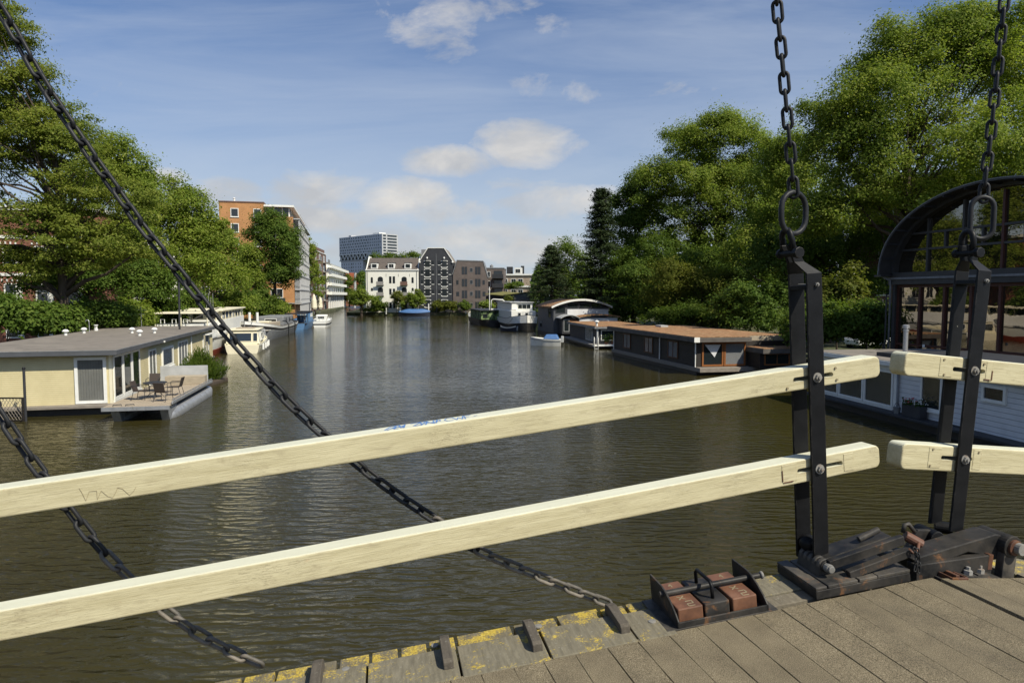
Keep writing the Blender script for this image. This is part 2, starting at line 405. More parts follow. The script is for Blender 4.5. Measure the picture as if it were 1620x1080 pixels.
def iron_mat(name, rust=.0, base=(.0055,.0058,.0068), chalk=.0):
    t = NT(name); v = t.coord('Object')
    col = t.ramp(t.noise(v, 9, 6, .6), [(.3, tuple(x*.65 for x in base)), (.7, tuple(x*1.5 for x in base))])
    if rust:
        r = t.ramp(t.noise(v, 11, 8, .7, .5), [(.62-rust*.2, (0,0,0)), (.74-rust*.2, (1,1,1))])
        rc = t.ramp(t.noise(v, 30, 5), [(.3, (.085,.036,.016)), (.7, (.22,.10,.036))])
        col = t.mix(r, col, rc)
    chip = t.ramp(t.noise(v, 38, 5, .65), [(.735, (0,0,0)), (.76, (1,1,1))])
    col = t.mix(chip, col, (.42,.4,.36))
    ew = t.math('MULTIPLY', t.edge(.006), t.ramp(t.noise(v, 14, 6, .7), [(.44, (0,0,0)), (.58, (1,1,1))]))
    col = t.mix(t.math('MULTIPLY', ew, .8), col, (.115,.105,.095))
    if chalk:
        d = t.ramp(t.noise(v, 5, 9, .7), [(.38, (0,0,0)), (.72, (chalk,)*3)])
        col = t.mix(d, col, (.22,.19,.15))
    nr = t.bump(t.noise(v, 22, 5, .65), .35, .004)
    return t.fin(t.mix(0, col, col), .48, nr, spec=.2)
M['iron'] = iron_mat('black_iron')
M['iron_worn'] = iron_mat('worn_black_iron', .14, (.012,.0125,.0135), .2)
M['iron_dusty'] = iron_mat('dusty_iron', .18, (.02,.021,.022), .5)
M['chain'] = iron_mat('chain_iron', .08, (.018,.019,.021))
M['chain_worn'] = iron_mat('chain_iron_grey', .12, (.07,.068,.062), 1.0)
M['rust'] = iron_mat('red_lead_iron', .6, (.10,.05,.034))
M['bolt'] = iron_mat('bolt_zinc', .25, (.2,.2,.19), .6)
def red_block():
    t = NT('red_lead_paint'); v = t.coord('Object')
    col = t.ramp(t.noise(v, 10, 7, .65), [(.28, (.08,.038,.023)), (.55, (.15,.068,.037)), (.75, (.21,.11,.065))])
    col = t.mix(t.ramp(t.noise(v, 34, 6, .7), [(.6, (0,0,0)), (.72, (.8,.8,.8))]), col, (.12,.07,.05))
    return t.fin(col, .55, t.bump(t.noise(v, 30, 5), .4, .004))
M['red_block'] = red_block()
def deck_mat():
    t = NT('gritted_deck'); v = t.coord('Object')
    sp_ = t.ramp(t.noise(v, 260, 3, .7), [(.34, (.06,.05,.031)), (.5, (.18,.15,.098)), (.66, (.38,.325,.225))])
    mid = t.ramp(t.noise(v, 5, 6, .65), [(.3, (.72,.71,.7)), (.7, (1.14,1.13,1.1))])
    col = t.mix(1, sp_, mid, 'MULTIPLY')
    st = t.ramp(t.noise(t.coord('Object', (1, .35, 1)), 1.6, 6, .7), [(.52, (0,0,0)), (.72, (.55,.55,.55))])
    col = t.mix(st, col, (.105,.092,.066))
    vor = t.new('TexVoronoi'); t.l.new(v, vor.inputs['Vector']); vor.inputs['Scale'].default_value = 120
    spk = t.ramp(vor.outputs['Distance'], [(.08, (1,1,1)), (.2, (0,0,0))])
    spk = t.mix(1, spk, t.ramp(t.noise(v, 45, 2), [(.5, (0,0,0)), (.6, (.8,.8,.8))]), 'MULTIPLY')
    col = t.mix(spk, col, (.47,.43,.34))
    h = t.math('ADD', t.noise(v, 240, 3, .7), t.math('MULTIPLY', t.noise(v, 14, 4), .8))
    return t.fin(col, .92, t.bump(h, .9, .006), spec=.25)
M['deck'] = deck_mat()
def timber_mat(name, base, lich, top=.58):
    t = NT(name); v = t.coord('Object')
    col = t.ramp(t.noise(t.coord('Object', (9, 1.3, 9)), 6, 7, .65), [(.3, tuple(x*.6 for x in base)), (.68, base)])
    col = t.mix(t.ramp(t.noise(v, 60, 5, .7), [(.62,(0,0,0)),(.7,(.7,.7,.7))]), col, (.34,.33,.27))
    if lich:
        n = t.math('ADD', t.math('MULTIPLY', t.noise(v, 7.5, 4, .6), .52), t.math('MULTIPLY', t.noise(v, 95, 6, .75), .48))
        l = t.ramp(n, [(top-.035, (0,0,0)), (top+.015, (1,1,1))])
        lc = t.ramp(t.noise(v, 90, 4, .6), [(.32, (.22,.17,.05)), (.52, (.46,.335,.05)), (.64, (.50,.40,.10)), (.74, (.5,.47,.32))])
        col = t.mix(l, col, lc)
    return t.fin(col, .9, t.bump(t.noise(v, 45, 6, .7), .6, .008), spec=.2)
M['timber'] = timber_mat('edge_timber', (.20,.175,.13), False)
M['timber_lichen'] = timber_mat('edge_timber_lichen', (.17,.15,.105), True, .52)
M['plate_lichen'] = timber_mat('edge_plate_lichen', (.20,.18,.13), True, .585)
M['batten'] = timber_mat('batten_timber', (.115,.10,.08), False)
M['ink'] = paint('blue_marker', (.06,.15,.40), (.14,.28,.52), 20, .5)
M['inkdark'] = paint('dark_pencil', (.27,.225,.14), rough=.8)

# --- left leaf: gravelled planks, edge timbers, battens
leafL = thing('drawbridge_leaf', 'gritted plank deck of the nearer bridge leaf with yellow lichen on its edge boards', 'bridge deck', 'bridge leaves', ML)
rnd = random.Random(3)
def planks(parent, cuts, w0s, w1, name='deck_plank'):
    """each plank runs across the bridge; cuts are the joints along it"""
    for i in range(len(cuts)-1):
        a, b = cuts[i], cuts[i+1]
        dz = rnd.uniform(-.002, .002)
        g0 = rnd.choice([.0005, .0008, .0012, .0018, .004])
        mb = MB()
        # front (canal) ends follow the skew edge
        wa, wb = w0s(a), w0s(b)
        n = 26
        top = []; bot = []
        for k in range(n+1):
            f = k/n
            ja = rnd.uniform(-.0015, .0015); jb = rnd.uniform(-.0015, .0015)
            top.append((a + g0 + ja, wa + (w1-wa)*f)); bot.append((b - g0 + jb, wb + (w1-wb)*f))
        mb.prism(top + bot[::-1], -.06, dz, 'xy')
        o = mb.build(name, M['deck'], parent, bevel=.0015, seg=1)
def w_edge(s): return -.262 - .0525*(s+.2) if s < .33 else -.30
cuts = [-5.2+.0]
while cuts[-1] < .3: cuts.append(cuts[-1] + rnd.choice([.145,.15,.155,.16]))
JS = .452
cuts = [c_ for c_ in cuts if c_ < JS-.1] + [JS]
planks(leafL, cuts, w_edge, -3.2)
MB().box(-5.4, JS-.01, -3.2, -.2, -.34, -.07).build('deck_beam', M['timber'], leafL)

# edge frame: runs along the canal side of the leaf, turned a little in the deck plane
def E(a, b, h): # along, outward, up  (relative to s=-.15)
    th = R(-3.6); ca, sa = math.cos(th), math.sin(th)
    return Vector((-.15 + a*ca - b*sa, .0 + a*sa + b*ca, h))
ME = axes((math.cos(R(-3.6)), math.sin(R(-3.6)), 0), (-math.sin(R(-3.6)), math.cos(R(-3.6)), 0), (0,0,1), (-.15, 0, 0))
def eb(a0, a1, b0, b1, h0, h1, name, m, bevel=.004, parent=leafL):
    o = MB().box(a0, a1, b0, b1, h0, h1).build(name, m, parent, bevel=bevel); o.matrix_local = ME; return o
a = -3.6; k = 0
while a < -.62:
    L = rnd.choice([.145, .16, .24, .30])
    eb(a + .009, a + L - .009, -.02, .105 + rnd.uniform(-.008,.006), -.12, -.012 + rnd.uniform(-.004, .004), 'edge_block', M['timber_lichen'] if rnd.random() < .82 else M['timber']); a += L
eb(-3.9, -.74, -.02, .07, -.3, -.125, 'edge_beam', M['timber'])
pl = [(-3.75,-2.95),(-2.945,-2.37),(-2.365,-1.93),(-1.925,-1.50),(-1.495,-1.06),(-1.055,-.855)]
for a0, a1 in pl:
    eb(a0+.003, a1-.003, -.30, -.018, -.05, .004 + rnd.uniform(-.002,.003), 'edge_plate', M['plate_lichen'])
for a0 in (-2.60, -1.98, -1.545, -1.095, -3.3):
    pts = [(-.215,-.004),(-.215,.040),(-.20,.052),(-.02,.060),(.035,.046),(.05,-.012)]
    o = MB().prism(pts, a0-.0245, a0+.0245, 'yz').build('batten', M['batten'], leafL, bevel=.004); o.matrix_local = ME
for a0, b0 in ((-2.47,-.03),(-.93,-.15),(-2.03,.03),(-1.49,.02),(-.60,-.06),(-.50,-.17),(-.45,-.02)):
    o = MB().lathe([(.020,.002),(.019,.007),(.012,.0075)], 18).build('bolt_head', M['bolt'], leafL, auto=40); o.matrix_local = ME @ T(a0, b0, 0)
# worn planks between the weight tray and the latch
for i, (b0, b1) in enumerate(((-.115,.005),(.010,.095),(-.22,-.12))):
    o = eb(-.70, -.02, b0, b1, -.08, .001 - .004*i, 'edge_plank', M['plate_lichen'] if i != 2 else M['timber'])
eb(-.86, .55, -.05, .06, -.34, -.085, 'edge_beam', M['timber'])

# --- right leaf
leafR = thing('drawbridge_leaf', 'far bridge leaf beyond the dark joint, gritted planks sloping away', 'bridge deck', 'bridge leaves', MR)
cr = [-.03]
while cr[-1] < 4: cr.append(cr[-1] + rnd.choice([.15,.155,.16]))
planks(leafR, cr, lambda s: -.335, -3.2)
MB().box(-.02, 4, -3.2, -.36, -.34, -.07).build('deck_beam', M['timber'], leafR)
MB().box(.0, .42, -.33, .16, -.16, -.012).build('edge_plate', M['iron_dusty'], leafR, bevel=.004)
for i, (w0, w1, h) in enumerate(((-.325,-.20,-.03),(-.195,-.08,-.035),(-.075,.09,-.05))):
    MB().box(.66, 4, w0, w1, -.2, h).build('edge_plank', M['plate_lichen'] if i else M['timber'], leafR, bevel=.004)
MB().box(.42, 4, -.33, .05, -.5, -.22).build('edge_beam', M['batten'], leafR)
for p in ((.205,-.285),(.31,-.265)):
    MB().box(p[0]-.04, p[0]+.04, p[1]-.03, p[1]+.03, -.012, .002).build('bolt_plate', M['iron_dusty'], leafR)
    MB().lathe([(.024,0),(.024,.022),(.012,.024),(.012,.04),(.006,.042)], 6, T(p[0],p[1],.002)).build('bolt', M['bolt'], leafR)
o = MB().box(.02,.13,-.36,-.35,-.02,.012).box(.02,.13,-.27,-.26,-.02,.012).box(.02,.03,-.35,-.27,-.02,.012).box(.12,.13,-.35,-.27,-.02,.012).box(.03,.12,-.35,-.27,-.03,-.018).box(.06,.085,-.345,-.275,-.018,.02).build('rusty_catch', M['rust'], leafR, bevel=.003)

# --- rails
def rail(name, label, Mx, s0, s1, h0, h1, slots, end):
    """rounded timber beam in leaf coordinates; end = +1/-1 tells which end is rounded"""
    e, rr = (s1, -1) if end > 0 else (s0, 1)
    r = .035; far = s0 if end > 0 else s1
    poly = [(far, h0), (e + rr*r, h0)]
    for k in range(1, 7):
        an = math.pi/2*k/6; poly.append((e + rr*r - rr*r*math.sin(an), h0 + r - r*math.cos(an)))
    for k in range(0, 7):
        an = math.pi/2*k/6; poly.append((e + rr*r - rr*r*math.cos(an), h1 - r + r*math.sin(an)))
    poly.append((far, h1))
    # subdivide the long run so that it can sag
    root = thing(name, label, 'railing', 'cream bridge rails', Mx)
    mb = MB()
    N = 24
    long_b = [(far + (poly[1][0]-far)*k/N, h0) for k in range(N)]
    long_t = [(far + (poly[-2][0]-far)*(N-k)/N, h1) for k in range(1, N)]
    pp = long_b + poly[1:-1] + long_t + [(far, h1)]
    L = abs(e - far)
    def sag(s): f = abs(s - far)/L; return -.012*4*(f*(1-f)) if end > 0 else -.004*4*f*(1-f)
    pp = [(s, h - sag(s)*-1) for s, h in pp]
    mb.prism(pp, -.06, .052, 'xz')
    o = mb.build('beam', M['rail'], root, bevel=.009, seg=3)
    cs = []
    for (a, b, hc) in slots:
        n = 10; q = []
        for k in range(n+1): an = -math.pi/2 + math.pi*k/n; q.append((b - .0125 + .0125*math.cos(an), hc + .0125*math.sin(an)))
        for k in range(n+1): an = math.pi/2 + math.pi*k/n; q.append((a + .0125 + .0125*math.cos(an), hc + .0125*math.sin(an)))
        c = MB().prism(q, -.1, .1, 'xz').build('cutter', M['rail']); c.matrix_world = Mx; cs.append(c)
    cut(o, cs)
    return root
ru = rail('railing_beam', 'long upper cream rail with blue scribbles along its top', ML, -5.6, .407, 1.067, 1.186, [(-.15, .10, 1.123)], 1)
rl = rail('railing_beam', 'long lower cream rail below the scribbled one', ML, -5.6, .375, .560, .688, [(-.16, .13, .625)], 1)
rru = rail('railing_beam', 'short upper cream rail on the far leaf, its blunt end toward the gap', MR, -.155, 3.5, 1.045, 1.178, [(.18, .415, 1.106)], -1)
rrl = rail('railing_beam', 'short lower cream rail on the far leaf with patched joint near its bolt', MR, -.10, 3.5, .515, .664, [(.175, .40, .593)], -1)
# repair plates and rust on the rails
def patch(root, a, b, h0, h1, m='rail'):
    MB().box(a, b, -.0622, -.05, h0, h1).build('repair_plate', M[m], root, bevel=.0015)
patch(rrl, .085, .172, .532, .650); patch(rrl, .405, .465, .532, .650); patch(rl, -.255, -.165, .577, .672); patch(rru, .085, .176, 1.058, 1.164); patch(rru, .42, .47, 1.058, 1.164); patch(rl, .135, .20, .575, .672)
for rt, a, b, h, ww in ((rl, -.256,-.252,.585,.06), (rl, -.25,-.19,.575,.006), (rru, .46,.468,1.06,.055), (rru, .41,.465,1.058,.007)):
    MB().box(a, b, -.0646, -.05, h, h+ww).build('rust_streak', M['rust'], rt)
for rt, pts in ((rru, ((.11,1.155),(.12,1.07),(.40,1.15),(.45,1.06))), (rrl, ((.11,.64),(.10,.545),(.44,.635))), (ru, ((-.02,1.16),(.115,1.155),(.12,1.09),(-.19,1.085)))):
    for s_, h_ in pts:
        MB().cyl((s_, -.0665, h_), (s_, -.055, h_), .0065, 10).build('screw_head', M['inkdark'], rt)

# graffiti on the top of the upper rail: strokes lying on the timber
def stroke(root, pts, wd, m, w_is=True):
    pass
def ink(root, paths, m, hw=.0035, name='graffiti'):
    mb = MB()
    for pth in paths:
        P_ = []
        for i, (s, w) in enumerate(pth): P_.append(Vector((s, w, 0)))
        for a_, b_ in zip(P_, P_[1:]):
            dd = (b_-a_).normalized(); nn = Vector((-dd.y, dd.x, 0))*hw; a2 = a_-dd*hw*.6; b2 = b_+dd*hw*.6
            def hz_(q):
                f = (q.x+5.6)/(.407+5.6); return 1.186 - .012*4*f*(1-f) + .0012
            mb.add([(q.x, q.y, hz_(q)) for q in (a2-nn, b2-nn, b2+nn, a2+nn)], [(0,1,2,3)])
    return mb.build(name, m, root)
def ts(px, py):
    p = LW(px, py, 0.0); return p.x
g0 = ts(605, 672)
def glyph(s, sc, strokes): return [[(s + x*sc, -.045 + y*.085) for x, y in st] for st in strokes]
P1 = []
s_at = lambda px: ts(px, 663 - (px-640)*.15)
P1 += glyph(s_at(607), .10, [[(0,.2),(.3,.9),(.7,.95),(.75,.6),(.3,.45)],[(.1,.1),(.5,.7),(.9,.2)],[(.3,.45),(.6,.1)]])
P1 += glyph(s_at(622), .06, [[(0,.1),(.2,.9)],[(0,.45),(.9,.8),(.5,.2)],[(.9,.9),(.7,.1)]])
P1 += glyph(s_at(650), .07, [[(0,.9),(.9,.95)],[(.1,.2),(.6,.85),(.7,.3),(.2,.1)],[(.9,.1),(1.1,.9)]])
P1 += glyph(s_at(664), .07, [[(0,.1),(.4,.9),(.8,.15)],[(.15,.4),(1.2,.5)],[(1.2,.9),(1.0,.1)]])
ink(ru, P1, M['ink'], .0042)
P2 = []
P2 += glyph(s_at(684), .045, [[(0,0),(.1,.9),(.8,.85),(.75,.45),(.05,.45)]])
P2 += glyph(s_at(702), .045, [[(.9,.85),(.3,.9),(0,.5),(.2,.15),(.8,.1)]])
P2 += glyph(s_at(716), .05, [[(0,.9),(.25,.1),(.5,.7),(.8,.1),(1,.9)]])
P2 += glyph(s_at(733), .04, [[(0,0),(.1,.9),(.9,.9)],[(.05,.5),(.6,.5)]])
P2 += glyph(s_at(748), .02, [[(0,.4),(.8,.5)]])
ink(ru, P2, M['ink'], .0028)
# pencil scribble on the front of the upper rail near the left edge of the picture
sc_ = [(125,772),(129,778),(136,792),(141,777),(153,776),(154,790),(160,776),(171,785),(178,787),(183,779),(186,771),(194,773),(205,783),(212,776),(215,770)]
mb = MB(); pv = [LW(x, y, -.0612) for x, y in sc_]
for q in range(len(pv)-1): mb.bar(pv[q], pv[q+1], .0012, .0010, (0,1,0))
mb.build('pencil_scribble', M['inkdark'], ru)

# --- hanger straps: two iron bars clasping the rails, joined by a fork at the top
def hanger(label, Mx, plane, fr, wf=-.078, wb=.066):
    root = thing('hanger_strap', label, 'iron hanger', 'iron hangers at the bridge joint', Mx)
    for nm, wc, sg in (('front_bar', wf, 1), ('rear_bar', wb, -1)):
        base, knee, top = [plane(*p, wf) for p in fr]
        hw = .046; t_ = .016
        ax = (knee - base); ax.y = 0; ax.normalize(); sd = Vector((ax.z, 0, -ax.x))
        neck = knee + Vector((0, 0, .075)) + Vector((top.x-knee.x, 0, 0))*.5
        def ring(p, w, half, tk, m): 
            return [p*1, half, w, tk]
        rows = [(base, wc, hw), (knee, wc, hw), (knee*.45+top*.55, sg*-.026, hw*.66), (top + Vector((0,0,.04)), sg*-.024, hw*.56)]
        vs = []; fs = []
        for p, w, half in rows:
            for dx, dw in ((-half, -t_/2), (half, -t_/2), (half, t_/2), (-half, t_/2)):
                vs.append((p.x + sd.x*dx, w + dw, p.z + sd.z*dx))
        for i in range(len(rows)-1):
            for k in range(4): fs.append((i*4+k, i*4+(k+1) % 4, (i+1)*4+(k+1) % 4, (i+1)*4+k))
        fs += [(3,2,1,0), tuple(len(vs)-4+k for k in range(4))]
        MB().add(vs, fs).build(nm, M['iron'], root, bevel=.003)
    base, knee, top = [plane(*p, wf) for p in fr]
    ax = (knee-base); ax.y = 0
    # spacer, cross bolts with nuts
    sp0 = knee - ax*.045
    MB().box(sp0.x-.046, sp0.x+.046, wf+.01, wb-.01, sp0.z-.012, sp0.z+.012).build('spacer', M['iron'], root, bevel=.003)
    def bolt(p, r, a_, b_, m='bolt', nm='bolt'):
        mb = MB().cyl((p.x, a_, p.z), (p.x, b_, p.z), r*.55, 12)
        mb.cyl((p.x, a_, p.z), (p.x, a_+.014, p.z), r, 6); mb.cyl((p.x, a_-.008, p.z), (p.x, a_, p.z), r*.45, 10); mb.cyl((p.x, b_-.014, p.z), (p.x, b_, p.z), r, 6)
        return mb.build(nm, M[m], root, bevel=.0015)
    bolt(sp0 + Vector((.01,0,.01)), .012, wf-.02, wb+.02)
    def on_bar(h): return base + ax*((h-base.z)/ax.z)
    for h in ((1.123, .625) if plane is LW else (1.106, .593)):
        p = on_bar(h); bolt(p, .019, wf-.026, wb+.026)
        MB().cyl((p.x, wf-.012, p.z), (p.x, wf-.008, p.z), .027, 20).build('washer', M['bolt'], root)
    tp = top + Vector((0,0,-.005))
    mb = MB().cyl((tp.x, -.085, tp.z), (tp.x, .07, tp.z), .019, 16).cyl((tp.x, -.095, tp.z), (tp.x, -.066, tp.z), .030, 8).cyl((tp.x, .055, tp.z), (tp.x, .075, tp.z), .027, 8)
    mb.build('pin', M['iron'], root, bevel=.003)
    # shackle: U bar standing on the pin
    pts = [(tp.x, -.040, tp.z), (tp.x, -.038, tp.z+.07)]
    for k in range(9): an = math.pi*k/8; pts.append((tp.x-.005, -.037*math.cos(an), tp.z+.085+.040*math.sin(an)))
    pts += [(tp.x, .038, tp.z+.07), (tp.x, .040, tp.z)]
    MB().tube(pts, .0165, 12).build('shackle', M['iron'], root, smooth=True)
    return root, tp + Vector((0, 0, .13)), base
hL, topL, baseL = hanger('black iron hanger gripping the ends of the two long rails', ML, LW, [(1299,893),(1287,432),(1262,398)])
hR, topR, baseR = hanger('black iron hanger gripping the two short rails by the arched hall', MR, RW, [(1512,840),(1557,428),(1548,398)])

# --- chains
LINKS = {}
def link_mesh(pitch, wire, width, m):
    key = (pitch, wire, width, m.name)
    if key in LINKS: return LINKS[key]
    r = width/2 - wire/2; half = pitch/2 + wire/2 - r
    pts = []
    for k in range(9): an = -math.pi/2 + math.pi*k/8; pts.append((half + r*math.cos(an), r*math.sin(an), 0))
    for k in range(9): an = math.pi/2 + math.pi*k/8; pts.append((-half + r*math.cos(an), r*math.sin(an), 0))
    mb = MB().tube(pts, wire/2, 10, closed=True)
    me = mb.mesh('link', m, True); LINKS[key] = me; return me
def resample(pts, step):
    out = [pts[0]]; acc = 0
    fine = []
    n = len(pts)
    for i in range(n-1):
        p0, p1, p2, p3 = pts[max(i-1,0)], pts[i], pts[i+1], pts[min(i+2,n-1)]
        for k in range(24):
            t = k/24; fine.append(.5*((2*p1)+(p2-p0)*t+(2*p0-5*p1+4*p2-p3)*t*t+(3*p1-p0-3*p2+p3)*t*t*t))
    fine.append(pts[-1]); out = [fine[0]]; last = fine[0]
    for p in fine[1:]:
        while (p-last).length >= step:
            last = last + (p-last).normalized()*step; out.append(last)
    return out
def chain(label, pts, pitch, wire, width, roll, group, worn_from=None, side=None):
    P_ = resample(pts, pitch)
    root = thing('chain', label, 'chain', group, loc=P_[0])
    for i in range(len(P_)-1):
        a_, b_ = P_[i], P_[i+1]; x = (b_-a_).normalized()
        ref = (side or bn); y = (ref - x*ref.dot(x)).normalized(); z = x.cross(y)
        an = R(roll + (90 if i % 2 else 0) + rnd.uniform(-5, 5)); y2 = y*math.cos(an) + z*math.sin(an)
        Mx = axes(x, y2, x.cross(y2), (a_+b_)/2 - P_[0])
        worn = worn_from is not None and i > len(P_)*worn_from + rnd.uniform(-2, 2)
        inst(link_mesh(pitch, wire, width, M['chain_worn'] if worn else M['chain']), 'link', root, Mx)
    return root
def wl(x, y, w): 
    return ML @ LW(x, y, w)
c1 = [(-60,-70),(0,15),(30,65),(55,110),(82,155),(117,205),(150,255),(190,310),(225,360),(270,415),(310,465),(350,517),(400,574),(455,634),(512,687),(575,742),(640,790),(692,824),(752,868),(850,910),(920,938),(972,957)]
pp = []
for i, (x, y) in enumerate(c1):
    f = max(0, (972-x)/972); pp.append(wl(x, y, .185 + .42*f**1.3))
chain('long slack chain crossing from top left corner to the lichened edge', pp, .0905, .0192, .064, 35, 'slack side chains', .78)
c2 = [(-60,560),(-20,622),(0,655),(30,700),(65,748),(105,800),(150,858),(190,900),(235,942),(262,966),(310,1000),(360,1027),(405,1048),(440,1060)]
pp = [wl(x, y, .295 + .16*max(0,(440-x)/440)) for x, y in c2]
chain('shorter slack chain hanging low beneath both rails at left', pp, .094, .0195, .065, 35, 'slack side chains', .56)
def up_chain(label, plane, Mx, tip, px, ring):
    # big ring first
    pts = [plane(*p, -.01) for p in px]
    P_ = [Mx @ q for q in pts]
    r = chain(label, P_, .090, .0185, .061, 50, 'lifting chains')
    rg = MB()
    lo, hi, hw = ring; c_ = [(plane(*lo, -.01) + plane(*hi, -.01))/2]; hl = (plane(*hi, -.01)-plane(*lo, -.01)).length/2
    q = []
    rr = hw; st = hl - rr
    for k in range(10): an = math.pi*k/9; q.append((rr*math.cos(an), st + rr*math.sin(an)))
    for k in range(10): an = math.pi + math.pi*k/9; q.append((rr*math.cos(an), -st + rr*math.sin(an)))
    d0 = (plane(*hi, -.01)-plane(*lo, -.01)).normalized(); yaw = R(ring_yaw[0]); sx = Vector((d0.z*math.cos(yaw), math.sin(yaw), -d0.x*math.cos(yaw)))
    ptsw = [Mx @ (c_[0] + sx*a_ + d0*b_) - r.location for a_, b_ in q]
    rg.tube(ptsw, .0145, 12, closed=True).build('ring_link', M['chain'], r, smooth=True)
    return r
ring_yaw = [8]
up_chain('lifting chain above the hanger of the long rails', LW, ML, topL, [(1256,310),(1252,255),(1245,180),(1238,100),(1231,30),(1226,-30),(1218,-110)], ((1255,370),(1256,304), .084))
ring_yaw = [-25]
up_chain('lifting chain above the hanger in front of the arched hall', RW, MR, topR, [(1556,318),(1558,285),(1566,225),(1575,140),(1584,50),(1592,-30),(1600,-120)], ((1552,378),(1555,312), .060))

# --- tray with red and black weights
tray = thing('weight_tray', 'iron tray holding two rusty red weights and a black one with handle', 'weight tray', None, ML)
MT = axes((math.cos(R(-3.6)), math.sin(R(-3.6)), 0), (-math.sin(R(-3.6)), math.cos(R(-3.6)), 0), (0,0,1), LH(1074, 996))
def tb(mb, nm, m, par=tray, bevel=.003, **k):
    o = mb.build(nm, M[m], par, bevel=bevel, **k); o.matrix_local = MT; return o
TL = (LH(1217, 967) - LH(1074, 996)).length; TD = .345
tb(MB().box(-.06, TL+.05, .0, TD, -.004, .005), 'base_plate', 'iron_dusty')
tb(MB().box(0, TL, 0, .010, .0055, .036), 'front_lip', 'iron_worn')
prof = [(0,.006),(0,.04),(.03,.07),(.09,.11),(.15,.137),(.19,.145),(TD,.145),(TD,.006)]
tb(MB().prism(prof, -.002, .008, 'yz'), 'side_plate', 'iron_worn'); tb(MB().prism(prof, TL-.010, TL, 'yz'), 'side_plate', 'iron_worn')
x = .016; bw = (TL-.09)/3
blks = []
for i, (mm, nm) in enumerate((('red_block','weight_block'),('iron_worn','handle_block'),('red_block','weight_block'))):
    y0 = .03 + (.006 if i == 1 else 0)
    mb = MB().box(x, x+bw, y0, TD-.02,   .006, .088 - (.004 if i == 1 else 0))
    ob = tb(mb, nm, mm, bevel=.006); blks.append((x, ob)); x += bw + .014
rz_ = .108; ry_ = .175
tb(MB().cyl((-.02, ry_, rz_), (TL+.055, ry_, rz_), .0155, 16), 'rod', 'iron_worn', auto=40)
tb(MB().lathe([(.014,0),(.02,.004),(.02,.014),(.012,.018)], 14, T(TL+.06, ry_, rz_) @ Matrix.Rotation(R(90), 4, 'Y')), 'rod_head', 'bolt')
hx = blks[1][0] + bw*.5
hp = [(hx, .085, .08), (hx, .085, .145), (hx, .105, .165), (hx, .25, .165), (hx, .27, .145), (hx, .27, .08)]
o = MB().tube(hp, .0095, 12).build('handle', M['iron'], blks[1][1], smooth=True)
def marks(i, lst):
    x0, ob = blks[i]; mb = MB()
    for (a_, b_), (c_, d_) in lst:
        mb.bar((x0+a_*bw, .03+b_*(TD-.05), .0885), (x0+c_*bw, .03+d_*(TD-.05), .0885), .0055, .0016)
    mb.build('stamped_mark', M['inkdark'], ob)
marks(0, [((.55,.80),(.55,.92)), ((.45,.84),(.55,.92)),               # 1
          ((.35,.42),(.6,.30)), ((.35,.30),(.62,.42)),                 # X
          ((.5,.22),(.75,.22)),((.75,.22),(.75,.13)),((.75,.13),(.5,.13)),((.5,.13),(.5,.05)),((.5,.05),(.75,.05))])
marks(2, [((.55,.80),(.55,.92)), ((.45,.84),(.55,.92)),
          ((.35,.42),(.6,.30)), ((.35,.30),(.62,.42)),
          ((.5,.22),(.75,.22)),((.75,.22),(.75,.13)),((.75,.13),(.5,.13)),((.5,.13),(.5,.05)),((.5,.05),(.75,.05))])

# --- latch that locks the two leaves together
latch = thing('bridge_latch', 'black iron lever latch bolting the two bridge leaves together', 'latch', None, ML)
fl, fr_ = LH(1292, 949), LH(1441, 919); dx = (fr_-fl).normalized(); dy = Vector((-dx.y, dx.x, 0))
MLt = axes(dx, dy, (0,0,1), fl); LL_ = (fr_-fl).length
def lb(mb, nm, m='iron_worn', par=latch, bevel=.004, **k):
    o = mb.build(nm, M[m], par, bevel=bevel, **k); o.matrix_local = MLt; return o
lb(MB().box(0, LL_, 0, .36, 0, .048), 'base_block')
lb(MB().box(.0, .065, 0, .36, .0485, .064), 'cover_plate', 'iron_dusty')
lb(MB().box(.072, .245, .0, .345, .0485, .066), 'cover_plate', 'iron_dusty')
lb(MB().box(.255, LL_, .0, .15, .0485, .066), 'cover_plate', 'iron_dusty'); lb(MB().box(.36, .366, -.002, .15, .05, .0685), 'plate_joint', 'iron')
# hinge barrel and pivot bolt
hy0, hy1, hx0, hz0 = .10, .30, .135, .115
lb(MB().cyl((hx0, hy0, hz0), (hx0, hy1, hz0), .030, 18), 'hinge_barrel', auto=40)
for q in (.125, .165, .205, .245, .285): lb(MB().cyl((hx0, q-.012, hz0), (hx0, q+.012, hz0), .037, 18), 'hinge_knuckle', 'iron_dusty', auto=40)
lb(MB().cyl((hx0, hy0-.035, hz0), (hx0, hy0, hz0), .024, 14).cyl((hx0, hy0-.048, hz0), (hx0, hy0-.03, hz0), .02, 8), 'pivot_bolt', 'bolt')
lb(MB().prism([(hx0-.05,.066),(hx0+.05,.066),(hx0+.03,hz0+.02),(hx0-.03,hz0+.02)], hy0+.01, hy1, 'xz'), 'hinge_block')
